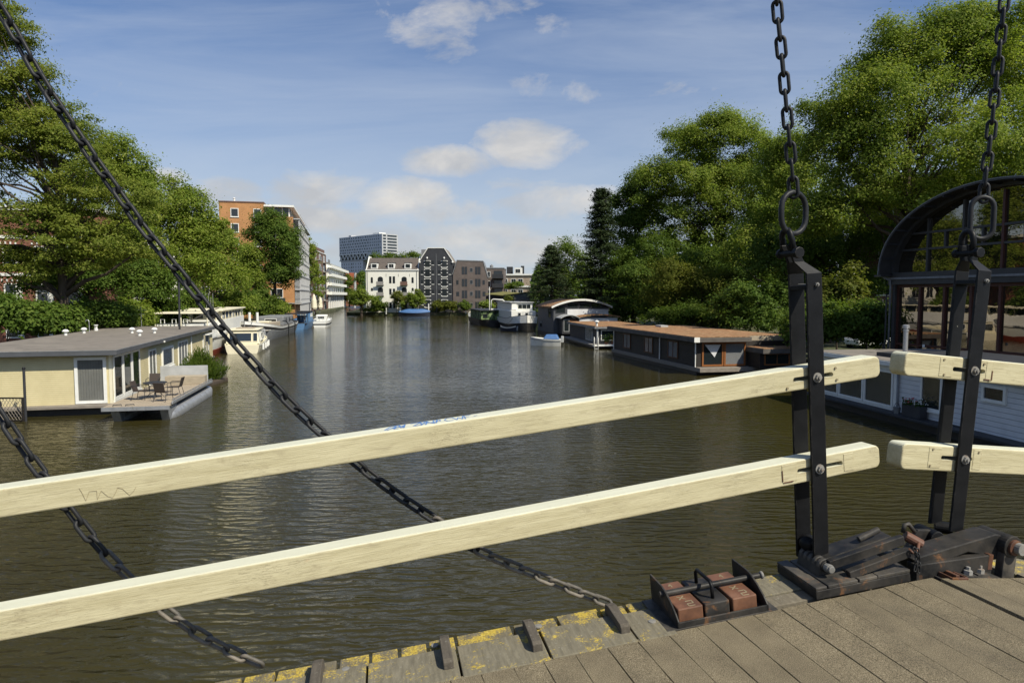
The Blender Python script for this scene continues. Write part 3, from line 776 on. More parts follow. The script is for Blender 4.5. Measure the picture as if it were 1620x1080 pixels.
# upper and lower lever bars, a short hand bar, the knob under the hanger
lb(MB().bar((hx0+.01, .095, hz0+.012), (.575, .065, .205), .034, .05), 'lever_bar')
lb(MB().bar((.225, .05, .078), (.575, .03, .148), .042, .042), 'lever_bar')
lb(MB().bar((hx0+.02, .20, hz0+.012), (.56, .19, .19), .13, .03), 'lever_plate')
lb(MB().cyl((.385, .17, .198), (.51, .165, .236), .017, 14), 'hand_bar', 'iron_dusty', auto=40)
kp = LW(1279, 858, .02)
mbk = MB().ball((0,0,0), .05, 18, (1, 1.05, .95)).cyl((0,-.085,.01), (0,.085,.01), .016, 10).cyl((0,0,-.04), (.01,0,-.17), .026, 12)
o = mbk.build('knob', M['iron'], latch, auto=45); o.location = kp
# big closing arm over the joint, riding on a post of the far leaf
def Q(x, y, w): return ML.inverted() @ (MR @ RW(x, y, w))
arm = [(1452,860),(1470,872),(1462,888),(1458,905),(1476,897),(1545,872),(1558,890),(1578,888),(1588,876),(1592,852),(1560,835)]
A = [RW(x, y, -.205) for x, y in ((1450,872),(1452,908),(1480,896),(1540,873),(1556,878),(1566,889),(1590,886),(1600,855),(1592,842),(1560,838))]
clo = thing('closing_arm', 'heavy black closing arm resting on the far leaf beside the joint', 'latch arm', None, MR)
B_ = [(RW(x, y, -.24).x, RW(x, y, -.24).z) for x, y in ((1444,884),(1458,908),(1483,892),(1532,873),(1548,876),(1560,887),(1577,885),(1593,872),(1597,860),(1590,847),(1575,845))]
MB().prism(B_, -.24, -.10, 'xz').build('arm', M['iron_worn'], clo, bevel=.006)
pb = RW(1599, 863, -.265)
MB().cyl((pb.x-.012, -.29, pb.z), (pb.x-.012, -.09, pb.z), .062, 24).build('arm_eye', M['iron_worn'], clo, bevel=.004)
MB().cyl((pb.x-.008, -.305, pb.z), (pb.x-.008, -.28, pb.z), .044, 20).build('washer', M['rust'], clo, bevel=.003)
MB().cyl((pb.x+.004, -.335, pb.z), (pb.x+.004, -.28, pb.z), .033, 16).bar((pb.x-.02,-.3355,pb.z-.018),(pb.x+.03,-.3355,pb.z+.018),.004,.005,(0,1,0)).build('pin', M['bolt'], clo, bevel=.002)
pt = RW(1605, 911, -.29)
MB().box(pb.x-.06, pb.x+.03, -.285, -.235, -.2, pb.z-.02).build('post', M['iron_dusty'], clo, bevel=.006)
MB().box(pb.x-.06, pb.x+.03, -.15, -.10, -.2, pb.z-.02).build('post', M['iron_worn'], clo, bevel=.006)
l0, l1 = RW(1447, 903, -.255), RW(1566, 889, -.255)
MB().bar((l0.x, -.235, l0.z-.005), (l1.x, -.235, l1.z+.004), .07, .088).build('lower_bar', M['iron_worn'], clo, bevel=.005)
MB().box(l1.x-.03, l1.x+.002, -.272, -.198, l1.z-.038, l1.z+.05).build('bar_end', M['rust'], clo, bevel=.004)
# rusty toggle with its retaining chain
tg = thing('toggle_pin', 'rust streaked toggle pin with a small chain hanging on the latch', 'toggle pin', None, ML)
q0, q1 = LW(1431, 846, -.10), LW(1458, 861, -.14)
MB().cyl(q0, q1, .028, 14).build('pin', M['rust'], tg, bevel=.005)
MB().tube([q0 + Vector((-.01,0,.02)), q0 + Vector((-.005,-.01,.065)), q0 + Vector((.03,0,.06)), q0 + Vector((.07,.0,.005))], .012, 8).build('grip', M['iron_dusty'], tg, smooth=True)
qp = [LW(1437, 868, -.17), LW(1444, 874, -.19), LW(1452, 870, -.18), LW(1454, 858, -.16)]
MB().tube(qp, .008, 8).build('ring', M['rust'], tg, smooth=True)
for cpx in ([(1446,866),(1450,880),(1449,895),(1446,908)], [(1451,868),(1454,885),(1454,905)]):
    P_ = resample([LW(x, y, -.30) for x, y in cpx], .026)
    for i in range(len(P_)-1):
        xx = (P_[i+1]-P_[i]).normalized(); y2 = Vector((0,1,0)) if i % 2 else xx.cross(Vector((0,1,0))).normalized()
        y2 = (y2 - xx*y2.dot(xx)).normalized()
        inst(link_mesh(.026, .0075, .022, M['chain']), 'link', tg, axes(xx, y2, xx.cross(y2), (P_[i]+P_[i+1])/2))
# pivot lugs at the foot of the far hanger
lug = thing('hanger_pivot', 'round black iron pivot at the foot of the hanger by the arched hall', 'pivot', None, MR)
b0 = RW(1460, 846, .0); b1 = RW(1492, 838, .05)
MB().cyl(RW(1452,838,.06), RW(1484,852,-.10), .042, 18).build('barrel', M['iron'], lug, bevel=.006)
MB().cyl(RW(1478,832,.08), RW(1507,836,.02), .036, 18).build('barrel', M['iron'], lug, bevel=.006)
MB().prism([(-.02,0),(.30,0),(.25,.13),(.17,.17),(.08,.17)], -.06, -.03, 'xz').build('lug_plate', M['iron_worn'], lug, bevel=.005)
# dark post of the far railing at the edge of the picture
ps = thing('railing_post', 'thin black iron post standing on the far leaf at the picture edge', 'post', None, MR)
p_ = RH(1640, 880); MB().box(p_.x+.03, p_.x+.09, .0, .06, -.06, .42).build('shaft', M['iron'], ps, bevel=.004)
# ------------------------------------------------------------------ helpers for boats and houses
WC = {}
def win(parent, Mx, w, h, nx=1, ny=1, fm='frame', gm='glass', fw=.07, proud=.06, mun=.04, curtain=None, arch=False, name='window', sill=0, rows=None):
    """window on a wall: local x along the wall, z up, -y outward; frame is the part, pane its sub-part"""
    key = (round(w,3), round(h,3), nx, ny, fm, gm, fw, proud, mun, curtain, arch, sill)
    if key not in WC:
        f = MB()
        f.box(0, fw, -proud, .02, 0, h).box(w-fw, w, -proud, .02, 0, h).box(fw, w-fw, -proud, .02, 0, fw).box(fw, w-fw, -proud, .02, h-fw, h)
        for i in range(1, nx): xx = w*i/nx; f.box(xx-mun/2, xx+mun/2, -proud*.85, .01, fw, h-fw)
        for i in range(1, ny): zz = h*i/ny; f.box(fw, w-fw, -proud*.8, .01, zz-mun/2, zz+mun/2)
        if sill: f.box(-sill, w+sill, -proud-.06, .02, -.07, -.002)
        if arch:
            n = 8; pts = [(w/2 - w/2*math.cos(math.pi*k/n), h + w/2*.8*math.sin(math.pi*k/n)) for k in range(n+1)]
            p2 = [(w/2 - (w/2-fw)*math.cos(math.pi*k/n), h + (w/2*.8-fw)*math.sin(math.pi*k/n)) for k in range(n+1)]
            f.prism(pts + p2[::-1], -proud, .02, 'xz')
        p = MB().box(fw*.6, w-fw*.6, -proud*.45, -proud*.45+.012, fw*.6, h-fw*.6)
        if arch: p.prism([(w/2 - (w/2-fw*.5)*math.cos(math.pi*k/8), h - .002 + (w/2*.8-fw*.5)*math.sin(math.pi*k/8)) for k in range(9)], -proud*.45, -proud*.45+.012, 'xz')
        c = None
        if curtain: c = MB().box(fw, w-fw, -proud*.2, -proud*.2+.006, fw, h-fw).mesh('curtain', M[curtain])
        WC[key] = (f.mesh(name, M[fm]), p.mesh('pane', M[gm]), c)
    fm_, pm_, cm_ = WC[key]
    o = inst(fm_, name, parent, Mx)
    inst(pm_, 'pane', o)
    if cm_: inst(cm_, 'curtain', o)
    return o
def frame2(ox, oy, ax, ay, z=0):
    """frame whose x axis is the (horizontal) wall direction seen left to right from outside; y goes into the building"""
    x = Vector((ax, ay, 0)).normalized(); return axes(x, ZV.cross(x), ZV, (ox, oy, z))
SIDE_R = lambda W_, y=0, z=0: T(W_, y, z) @ RZ(90)
SIDE_L = lambda x, y, z=0: T(x, y, z) @ RZ(-90)

def hull(L, B, sheer, beam, zlow=-.35, flare=.82, n=22, z0=None, thick=.08, deck=None):
    """boat hull along +y, centred on x=0; sheer(t) = gunwale height, beam(t) = half-breadth factor 0..1"""
    mb = MB(); rows = []
    for i in range(n+1):
        t = i/n; hb = max(.02, B/2*beam(t)); zg = sheer(t)
        y = L*t
        prof = [(hb*flare*.9, zlow), (hb*(flare+ (1-flare)*.45), zlow + (zg-zlow)*.45), (hb, zg), (max(hb-thick,.01), zg), (max(hb-thick,.01), zg - (.18 if deck is None else deck))]
        rows.append([(-p[0], y, p[1]) for p in prof[::-1]] + [(p[0], y, p[1]) for p in prof])
    m = len(rows[0]); vs = [p for r in rows for p in r]; fs = []
    for i in range(n):
        for k in range(m-1): fs.append((i*m+k, i*m+k+1, (i+1)*m+k+1, (i+1)*m+k))
        fs.append((i*m+m-1, i*m, (i+1)*m, (i+1)*m+m-1))
    fs += [tuple(range(m)), tuple(n*m+k for k in range(m))[::-1]]
    return mb.add(vs, fs)
def band(L, B, sheer, beam, za, zb, out=.015, flare=.82, zlow=-.35, n=22, sides=(1,-1)):
    """painted strip following the hull between two fractions of its height"""
    mb = MB()
    for sg in sides:
        vs = []
        for i in range(n+1):
            t = i/n; hb = max(.02, B/2*beam(t)); zg = sheer(t)
            for f in (za, zb):
                z = zlow + (zg-zlow)*f
                if f < .45: xx = hb*(flare*.9 + (flare+(1-flare)*.45 - flare*.9)*f/.45)
                else: xx = hb*(flare+(1-flare)*.45 + (1-flare)*.55*(f-.45)/.55)
                vs.append((sg*(xx+out), L*t, z))
        fs = [(2*i, 2*i+2, 2*i+3, 2*i+1) for i in range(n)]
        vs2 = [(x - sg*.03, y, z) for x, y, z in vs]; k = len(vs)
        f2 = [(2*i, 2*i+2, k+2*i+2, k+2*i) for i in range(n)] + [(2*i+1, 2*i+3, k+2*i+3, k+2*i+1) for i in range(n)]
        mb.add(vs + vs2, fs + f2)
    return mb
M['wicker'] = paint('dark_wicker', (.06,.045,.036), (.035,.026,.022), 40, .7, bump=.5, bscale=60)
M['red_flower'] = paint('geranium_red', (.5,.04,.05), (.38,.02,.04), 30, .6)
M['leaf_mid'] = leafmat('leaf_mid', (.03,.07,.012), (.06,.115,.02), (.085,.14,.03))
M['grey_wood_dark'] = siding('weathered_fascia', (.12,.108,.095), (.07,.062,.055), .16, 2, .8, .45)
M['orange_wood_dark'] = paint('dark_varnish', (.11,.045,.018), (.07,.03,.012), 5, .5)
M['white_cloth'] = paint('net_cloth', (.62,.63,.64), (.5,.51,.52), 14, .9)
M['terracotta'] = paint('terracotta', (.3,.13,.07), rough=.9)
M['yellow_flower'] = paint('yellow_flower', (.6,.42,.04), rough=.7)
M['slate_wall'] = paint('slate_boarding', (.085,.09,.10), (.065,.07,.078), 2, .6)
M['navy'] = paint('navy_paint', (.03,.035,.055), rough=.5)
M['yellow_siding'] = siding('yellow_brick_siding', (.62,.545,.32), (.53,.46,.26), .092, 2, .7, .5, .012)
M['white_siding'] = siding('white_boards', (.66,.67,.68), (.56,.57,.59), .19, 2, .5, .5, .02)
M['brown_cover'] = paint('brown_cover', (.16,.12,.09), rough=.8)
M['deck_wood'] = siding('raft_boards', (.40,.33,.24), (.28,.23,.165), .14, 0, .85, .35, .01)

# ------------------------------------------------------------------ yellow houseboat
def yellow_houseboat():
    Mx = frame2(-18.4, 31.2, .970, .243)
    b = thing('houseboat', 'yellow houseboat with flat grey roof moored at the left bank', 'houseboat', None, Mx)
    W_, L_ = 6.7, 25.5
    MB().box(-W_-.05, .05, -.1, L_, -.5, .33).build('hull', M['hull_black'], b, bevel=.03)
    MB().box(-W_-.25, .12, -.42, L_+.1, .33, .47).build('ledge', M['grey_wood'], b, bevel=.015)
    MB().box(-W_, 0, 0, L_, .472, 2.72).build('wall', M['yellow_siding'], b)
    rf = MB().box(-W_-.45, .38, -.52, L_+.3, 2.722, 2.93).build('fascia', M['slate_wall'], b, bevel=.015)
    MB().box(-W_-.40, .33, -.47, L_+.25, 2.932, 2.95).build('roof', M['roof_felt'], b)
    MB().box(.33, .385, -.53, L_+.31, 2.932, 2.962).box(-W_-.45, .33, -.53, -.475, 2.932, 2.962).build('roof_trim', M['grey'], b)
    MB().box(-.10, .012, -.012, .10, .475, 2.70).build('corner_board', M['cream'], b)
    # front garden door with vertical blinds
    d = win(b, T(-1.50, 0, .50), 1.30, 2.12, fw=.13, proud=.07, gm='glass_curtained', curtain='curtain', name='door')
    S = lambda s, z: SIDE_R(0, s, z)
    win(b, S(.2, .62), 1.35, 2.02, gm='glass_curtained', fw=.09, curtain='interior'); win(b, S(1.65, .62), 1.35, 2.02, fw=.09); win(b, S(3.1, .62), 1.35, 2.02, fw=.09)  # first pane is backed by a near-black sheet painted as an unlit room
    MB().box(.0, .09, .1, 4.55, .475, .60).build('sill', M['white'], b)
    win(b, S(6.2, .5), 1.5, 1.95, nx=2, gm='glass_curtained', curtain='curtain', fw=.1, name='door')
    win(b, S(9.0, 1.15), 2.7, 1.2, fw=.13, proud=.09, sill=.05)
    win(b, S(13.2, .5), 2.7, 1.95, nx=3, fw=.1, gm='glass_curtained', curtain='curtain', name='door')
    win(b, S(21.4, .5), 2.2, 2.0, nx=2, ny=1, fw=.1, name='door')
    MB().box(.02, .5, 21.2, 23.8, 2.42, 2.5).build('awning', M['white'], b)
    MB().cyl((.06, 17.0, .5), (.06, 17.0, 2.72), .05, 8).build('downpipe', M['white'], b)
    MB().box(.385, .45, 8.0, 8.12, 2.74, 2.84).build('lamp', M['white'], b)
    inv = Mx.inverted()
    for i, (px, py) in enumerate(((104,530.5),(133,527),(152,523),(209,527),(221,531),(244.5,527))):
        p = inv @ onz(px, py, 2.95)
        s = .9 if i != 2 else .7
        MB().lathe([(.10*s,0),(.10*s,.2),(.20*s,.22),(.22*s,.27),(.12*s,.36),(.02,.38)] if i != 2 else [(.13,0),(.13,.14),(.09,.16),(.09,.36),(.14,.37),(.14,.42)], 12, T(*p)).build('roof_vent', M['frame'], b, auto=50)
    p = inv @ onz(195, 518, 2.95)
    MB().cyl(p, p + Vector((0,0,.35)), .12, 10).cyl(p+Vector((0,0,.35)), p + Vector((0,0,.8)), .15, 10).build('chimney', M['black'], b)
    p = inv @ onz(141.5, 526, 2.95)
    MB().tube([p, p + Vector((0,0,.75)), p + Vector((-.05,0,.85)), p+Vector((-.16,0,.85)), p + Vector((-.2,0,.75))], .025, 6).build('vent_pipe', M['steel'], b)
    p = inv @ onz(224, 517, 2.95)
    MB().cyl(p, p+Vector((0,0,1.6)), .025, 6).bar(p+Vector((-.4,0,1.35)), p+Vector((.4,0,1.35)), .02, .02).bar(p+Vector((-.25,0,1.0)), p+Vector((.25,0,1.0)), .02, .02).build('aerial', M['grey'], b)
    return b
yellow_houseboat()

def raft():
    Mx = frame2(-14.9, 29.55, .979, .205)
    b = thing('raft', 'aluminium pontoon raft with wooden deck beside the yellow houseboat', 'raft', None, Mx)
    Wd, Ln = 2.65, 7.9
    MB().box(-Wd, .0, -.25, Ln, .60, .66).build('deck', M['deck_wood'], b, bevel=.01)
    MB().box(-Wd-.01, .03, -.30, -.252, .50, .665).build('deck_edge', M['alu'], b)
    for x0 in (-.22, -2.15):
        pts = [(x0, .1, .02), (x0, .55, .06), (x0, 1.3, .10), (x0, Ln-.5, .10), (x0, Ln+.2, .25)]
        MB().tube(pts, [.10, .26, .36, .36, .22], 16).prism([(-.3,.58),(.25,-.28),(.5,-.22),(.9,.2),(1.2,.58)], x0-.16, x0+.16, 'yz').build('pontoon', M['alu'], b, auto=50)
    MB().box(.0, .07, .1, Ln, .66, .80).build('gunwale', M['alu'], b, bevel=.02)
    MB().box(.0, .05, .2, Ln, .845, .875).build('rub_rail', M['steel'], b)
    for i in range(5): MB().cyl((.03, .5+i*1.7, .79), (.03, .5+i*1.7, .85), .02, 6).build('rail_stub', M['steel'], b)
    MB().box(-Wd+.1, -.15, Ln-.10, Ln-.04, .66, 1.62).build('screen', M['lgrey'], b, bevel=.01)
    MB().box(-Wd+.5, -.18, Ln-.75, Ln-.12, .66, 1.12).build('storage_box', M['pale_wood'], b, bevel=.02)
    for k in (0, 1):
        MB().tube([(-2.3+.5*k, .02, .66), (-2.3+.5*k, .02, .72), (-2.0+.5*k, .12, .72), (-2.0+.5*k, .12, .66)], .022, 6).build('cleat', M['dark'], b)
    return b
raft()
def garden_table():
    p = onz(246, 629, .665)
    b = thing('garden_table', 'round dark metal table on the raft deck', 'table', None, loc=p)
    MB().lathe([(.02,.69),(.5,.69),(.52,.70),(.52,.72),(.5,.73),(.0,.73)], 24).build('tabletop', M['dark'], b)
    MB().cyl((0,0,.12), (0,0,.7), .03, 8).build('column', M['dark'], b)
    for k in range(4):
        a = k*math.pi/2 + .4; c, s = math.cos(a), math.sin(a)
        MB().tube([(c*.02,s*.02,.3),(c*.22,s*.22,.22),(c*.38,s*.38,.015)], .016, 6).build('leg', M['dark'], b)
garden_table()
def chair_proto():
    b = thing('garden_chair', 'x', 'chair', 'garden chairs around the raft table', loc=(0,0,0))
    MB().box(-.26,.26,-.25,.25,.40,.425).build('seat', M['wicker'], b, bevel=.02)
    MB().prism([(.24,.42),(.27,.42),(.40,.86),(.365,.87)], -.25, .25, 'yz').build('backrest', M['wicker'], b, bevel=.02)
    for sx in (-.27, .27):
        for y0, y1 in ((-.25,-.27), (.23,.33)):
            MB().tube([(sx,y0,.42),(sx*1.05,y1,.01)], .014, 6).build('leg', M['dark'], b)
        MB().tube([(sx,-.25,.4),(sx,-.26,.60),(sx,-.22,.64),(sx,.2,.66),(sx,.33,.66)], .016, 6).build('armrest', M['dark'], b)
    return b
ch0 = chair_proto()
for i, (px, py, a, lb_) in enumerate(((224,632,95,'wicker chair nearest the houseboat windows on the raft'), (259,634,175,'wicker chair standing with its back to the bridge on the raft'), (277,625,-80,'wicker chair on the canal side of the raft table'), (243,619,15,'wicker chair behind the raft table, facing the bridge'))):
    o = ch0 if i == 0 else copy_tree(ch0)
    o.location = onz(px, py, .665); o.rotation_euler = (0, 0, R(a)); o['label'] = lb_

# mooring pole and trellis in front of the houseboat
def pole(name, label, px0, py0, px1, py1, Y, r, m, cat='pole', group=None):
    p0 = aty(px0, py0, Y); p1 = aty(px1, py1, Y); p0.z = min(p0.z, -.2) if name == 'mooring_pole' else p0.z
    b = thing(name, label, cat, group, loc=(p0.x, p0.y, p0.z))
    MB().cyl((0,0,0), p1-p0, r, 10).build('shaft', M[m], b)
    MB().lathe([(r*1.25,0),(r*1.25,.06),(r*.6,.1)], 10, T(*(p1-p0))).build('cap', M['black'], b)
    return b
pole('mooring_pole', 'thin black pole in the water before the yellow front wall', 41, 668, 37.5, 584, 29.2, .055, 'dark')
def trellis():
    p0 = aty(-14, 668, 29.0); p1 = aty(38, 664, 29.0)
    b = thing('trellis', 'wooden lattice panel beside the thin black pole', 'trellis', None, loc=(p0.x, 29.0, .05))
    w = p1.x-p0.x; h = 1.02
    MB().box(0,w,-.03,.03,h-.06,h).box(0,.06,-.03,.03,0,h-.06).box(w-.06,w,-.03,.03,0,h-.06).box(.06,w-.06,-.03,.03,0,.05).build('frame', M['dark_wood'], b)
    mb = MB(); n = 10
    for k in range(-4, n+4):
        for sg in (1, -1):
            x0 = k*w/n; x1 = x0 + sg*h*.6
            pts = [(x0, .02), (x1, h-.04)]
            f0 = 0; f1 = 1
            xa, xb = x0, x1
            lo, hi = .03, w-.03
            if xa == xb: continue
            ts_ = sorted(((lo-xa)/(xb-xa), (hi-xa)/(xb-xa))); f0 = max(0, ts_[0]); f1 = min(1, ts_[1])
            if f1 - f0 < .05: continue
            q = lambda f: (xa+(xb-xa)*f, .004*sg, .02 + (h-.06)*f)
            mb.bar(q(f0), q(f1), .006, .025, (0,1,0))
    mb.build('lattice', M['grey_wood'], b)
trellis()

# ------------------------------------------------------------------ long white passenger boat
def passenger_boat():
    Mx = frame2(-28.3, 58.5, .967, .255)
    b = thing('passenger_boat', 'long white passenger boat with cream window cabin behind the houseboat', 'boat', None, Mx)
    L_, B_ = 29, 5
    sh = lambda t: 1.85 + .75*max(0, t-.6)**1.5*2.2
    bm = lambda t: min(1, .86 + t*1.2) if t < .62 else max(0, 1 - ((t-.62)/.38)**2.3)
    hull(L_, B_, sh, bm, deck=.1).build('hull', M['white'], b, auto=45)
    band(L_, B_, sh, bm, .02, .42, .02).build('red_strake', M['red'], b)
    band(L_, B_, sh, bm, .86, .90, .04).build('rub_strake', M['dark'], b)
    MB().box(-2.4, 2.4, .3, L_*.82, 1.7, 1.8).build('deck', M['lgrey'], b)
    MB().box(-2.1, 2.3, 6.2, 23.0, 1.802, 3.12).build('cabin', M['white'], b, bevel=.05)
    MB().box(-2.05, 2.25, 6.3, 22.6, 3.122, 3.95).build('saloon', M['cream'], b)
    MB().box(-2.3, 2.5, 5.6, 23.2, 3.952, 4.10).build('roof', M['cream'], b, bevel=.04)
    for k in range(7): win(b, T(2.25, 6.5+k*2.28, 3.14) @ RZ(90), 2.05, .80, fm='cream', fw=.06, proud=.04)
    for k in range(3): win(b, T(-1.7+k*1.3, 6.3, 3.18), 1.1, .72, fm='cream', fw=.07, proud=.05)
    MB().box(-2.3, 2.2, -.2, 5.1, 3.86, 3.97).build('canopy', M['cream'], b, bevel=.03)
    for x_ in (-2.1, -.1, 2.0):
        for y_ in (.1, 4.8): MB().cyl((x_, y_, 1.8), (x_, y_, 3.87), .06, 8).build('canopy_post', M['cream'], b)
    MB().box(-2.1, 2.1, .5, 4.9, 1.802, 3.0).build('aft_cabin', M['white'], b, bevel=.05)
    win(b, T(-1.2, .5, 2.1), .6, .6); win(b, T(.6, .5, 2.1), .6, .6)
    for x_ in (-1.7, -.8, .1): MB().tube([(x_,.2,3.05),(x_,.2,3.4),(x_+.3,.2,3.4),(x_+.3,.2,3.05)], .04, 6).build('rail', M['white'], b)
    for k in range(4): MB().cyl((-.3+.15*k, 14+k*.4, 4.1), (-.3+.15*k, 14+k*.4, 5.2+.5*(k % 2)), .025, 6).build('mast', M['grey'], b)
    for y_ in (.0,):
        for x_ in (-1.2, .9):
            MB().tube([(x_+.32*math.cos(a*math.pi/6), -.18, .75+.32*math.sin(a*math.pi/6)) for a in range(12)], .12, 8, closed=True).build('tyre_fender', M['rubber'], b, smooth=True)
    MB().box(.3, 1.1, -.12, -.06, 1.15, 2.4).build('canvas_sheet', M['frame'], b)
    MB().box(.9, 1.25, -.16, -.125, 1.6, 2.3).build('dark_cloth', M['dark'], b)
    return b
passenger_boat()

def cabin_cruiser():
    Mx = frame2(-25.2, 63.6, .968, .25)
    b = thing('cabin_cruiser', 'cream cabin cruiser moored with its wide stern window toward the bridge', 'boat', None, Mx)
    L_, B_ = 10.5, 3.3
    sh = lambda t: .95 + .5*t**2; bm = lambda t: min(1, .93+t*.4) if t < .55 else max(0, 1-((t-.55)/.45)**2.2)
    hull(L_, B_, sh, bm, deck=.12).build('hull', M['cream'], b, auto=45)
    band(L_, B_, sh, bm, .82, .9, .04).build('rub_strake', M['white'], b)
    MB().box(-1.3, 1.3, .15, 7.5, .8, .9).build('deck', M['cream'], b)
    cab = [(-1.45,.9),(1.45,.9),(1.3,2.2),(-1.3,2.2)]
    vs = [(-1.5,.4,.9),(1.5,.4,.9),(1.3,.62,2.15),(-1.3,.62,2.15),(-1.4,5.6,.95),(1.4,5.6,.95),(1.2,4.9,2.15),(-1.2,4.9,2.15)]
    MB().add(vs, [(0,1,2,3),(1,5,6,2),(5,4,7,6),(4,0,3,7),(3,2,6,7),(0,4,5,1)]).build('cabin', M['cream'], b, bevel=.06)
    MB().box(-1.42, 1.42, .45, 5.1, 2.152, 2.25).build('roof', M['cream'], b, bevel=.05)
    MB().box(-.8, .8, 2.0, 4.0, 2.252, 2.33).build('roof_hatch', M['pale_wood'], b, bevel=.03)
    tilt = Matrix.Rotation(R(-10), 4, 'X')
    win(b, T(-1.2, .44, 1.1) @ tilt, 2.0, .85, fm='cream', fw=.05, proud=.05); win(b, T(.88, .44, 1.1) @ tilt, .45, .85, fm='cream', fw=.05, proud=.05)
    tr = Matrix.Rotation(R(-9), 4, 'X')
    for y_, w_ in ((.85,.5),(2.0,1.0),(3.25,.9)): win(b, T(1.5, y_, 1.18) @ RZ(88) @ tr, w_, .72, fm='white', fw=.06, proud=.06)
    MB().box(-1.1, 1.1, 5.3, 8.6, 1.0, 1.5).build('fore_cabin', M['cream'], b, bevel=.12)
    rl_ = MB()
    for sg in (1,-1): rl_.tube([(sg*1.5, 5.5, 1.25), (sg*1.45, 6, 1.95), (sg*1.1, 8.6, 2.05), (sg*.25, 10.3, 2.1)], .025, 6)
    rl_.build('bow_rail', M['steel'], b)
    for k in range(4):
        y_ = 1.2+k*1.9
        f_ = MB().cyl((B_/2*bm(y_/L_)+.12, y_, .30), (B_/2*bm(y_/L_)+.12, y_, .85), .1, 8).build('fender', M['white'], b)
    return b
cabin_cruiser()

def sailing_barge():
    Mx = frame2(-30.6, 78, .987, .16)
    b = thing('barge', 'grey and cream sailing barge with high bow beyond the cruiser', 'boat', None, Mx)
    L_, B_ = 29, 5
    sh = lambda t: 1.45 + 1.15*max(0, .42-t)**1.7*4.4*.95 + .5*max(0, t-.7)*2; bm = lambda t: max(0, 1-((.22-t)/.22)**2.2) if t < .22 else (1 if t < .8 else max(.25, 1-((t-.8)/.2)**2*.7))
    hull(L_, B_, sh, bm, deck=.25).build('hull', M['grey'], b, auto=45)
    band(L_, B_, sh, bm, .68, .98, .02).build('upper_strake', M['white'], b)
    band(L_, B_, sh, bm, .72, .86, .035, n=40).build('black_strake', M['hull_black'], b)
    MB().box(-2.0, 2.0, 3, 26, 1.2, 1.3).build('deck', M['grey_wood'], b)
    MB().box(-1.6, 1.6, 6.5, 14, 1.302, 2.0).build('hatch_cover', M['pale_wood'], b, bevel=.05)
    MB().box(-1.2, 1.2, 8, 10, 2.01, 2.2).build('yellow_cover', M['cream'], b, bevel=.05)
    MB().box(-1.7, 1.7, 16, 24.5, 1.302, 2.6).build('cabin', M['grey'], b, bevel=.12)
    for y_ in (18, 21, 24): MB().lathe([(0,0),(.32,0),(.32,.06),(0,.06)], 14, T(1.7, y_, 2.05) @ Matrix.Rotation(R(90),4,'Y')).build('porthole', M['dark'], b)
    win(b, T(-.8, 16, 1.6), 1.6, .7)
    for x_ in (-.5, .4): MB().cyl((x_, 5.2, 1.3), (x_, 5.2, 3.4), .16, 8).build('bollard', M['frame'], b)
    for y_ in (14.5, 20): MB().tube([(B_/2+.05, y_, -.2), (B_/2+.12, y_, 1.5), (B_/2-.2, y_, 2.0), (B_/2-.5, y_-.9, 2.05)], .07, 8).build('fender_post', M['black'], b)
    return b
sailing_barge()

def blue_tug():
    Mx = frame2(-34.6, 108.6, .987, .16)
    b = thing('workboat', 'blue workboat with dark canopy and white lettered wheelhouse', 'boat', None, Mx)
    L_, B_ = 13, 4
    sh = lambda t: 1.2 + .7*max(0, t-.5)**2*4; bm = lambda t: min(1, .8+t) if t < .55 else max(0, 1-((t-.55)/.45)**2.2)
    hull(L_, B_, sh, bm).build('hull', M['blue'], b, auto=45)
    MB().box(-1.8, 1.8, 0, 10, .95, 1.05).build('deck', M['dark'], b)
    MB().box(-1.6, 1.5, .4, 5.0, 2.45, 2.6).build('canopy', M['dark'], b)
    for x_ in (-1.5, 1.4):
        for y_ in (.5, 4.8): MB().cyl((x_,y_,1), (x_,y_,2.46), .05, 6).build('canopy_post', M['dark'], b)
    wh = MB().box(-.4, 1.7, 5.3, 9.0, 1.05, 2.75).build('wheelhouse', M['blue'], b, bevel=.06)
    MB().box(-.55, 1.85, 5.1, 9.2, 2.755, 2.85).build('roof', M['dark'], b)
    # the white painted figure "19" on the near wall of the wheelhouse
    mk = MB()
    for a_, c_ in (((.25,1.45),(.25,2.5)), ((.1,2.3),(.25,2.5)), ((.6,1.45),(.95,1.45)), ((.95,1.45),(.95,2.5)), ((.95,2.5),(.6,2.5)), ((.6,2.5),(.6,2.0)), ((.6,2.0),(.95,2.0))):
        mk.bar((a_[0], 5.29, a_[1]), (c_[0], 5.29, c_[1]), .02, .14, (1,0,0) if a_[0] == c_[0] else (0,0,1))
    mk.build('painted_figures', M['frame'], b)
    win(b, T(1.7, 5.9, 1.9) @ RZ(90), 1.0, .6); win(b, T(1.7, 7.4, 1.9) @ RZ(90), 1.0, .6)
    return b
blue_tug()
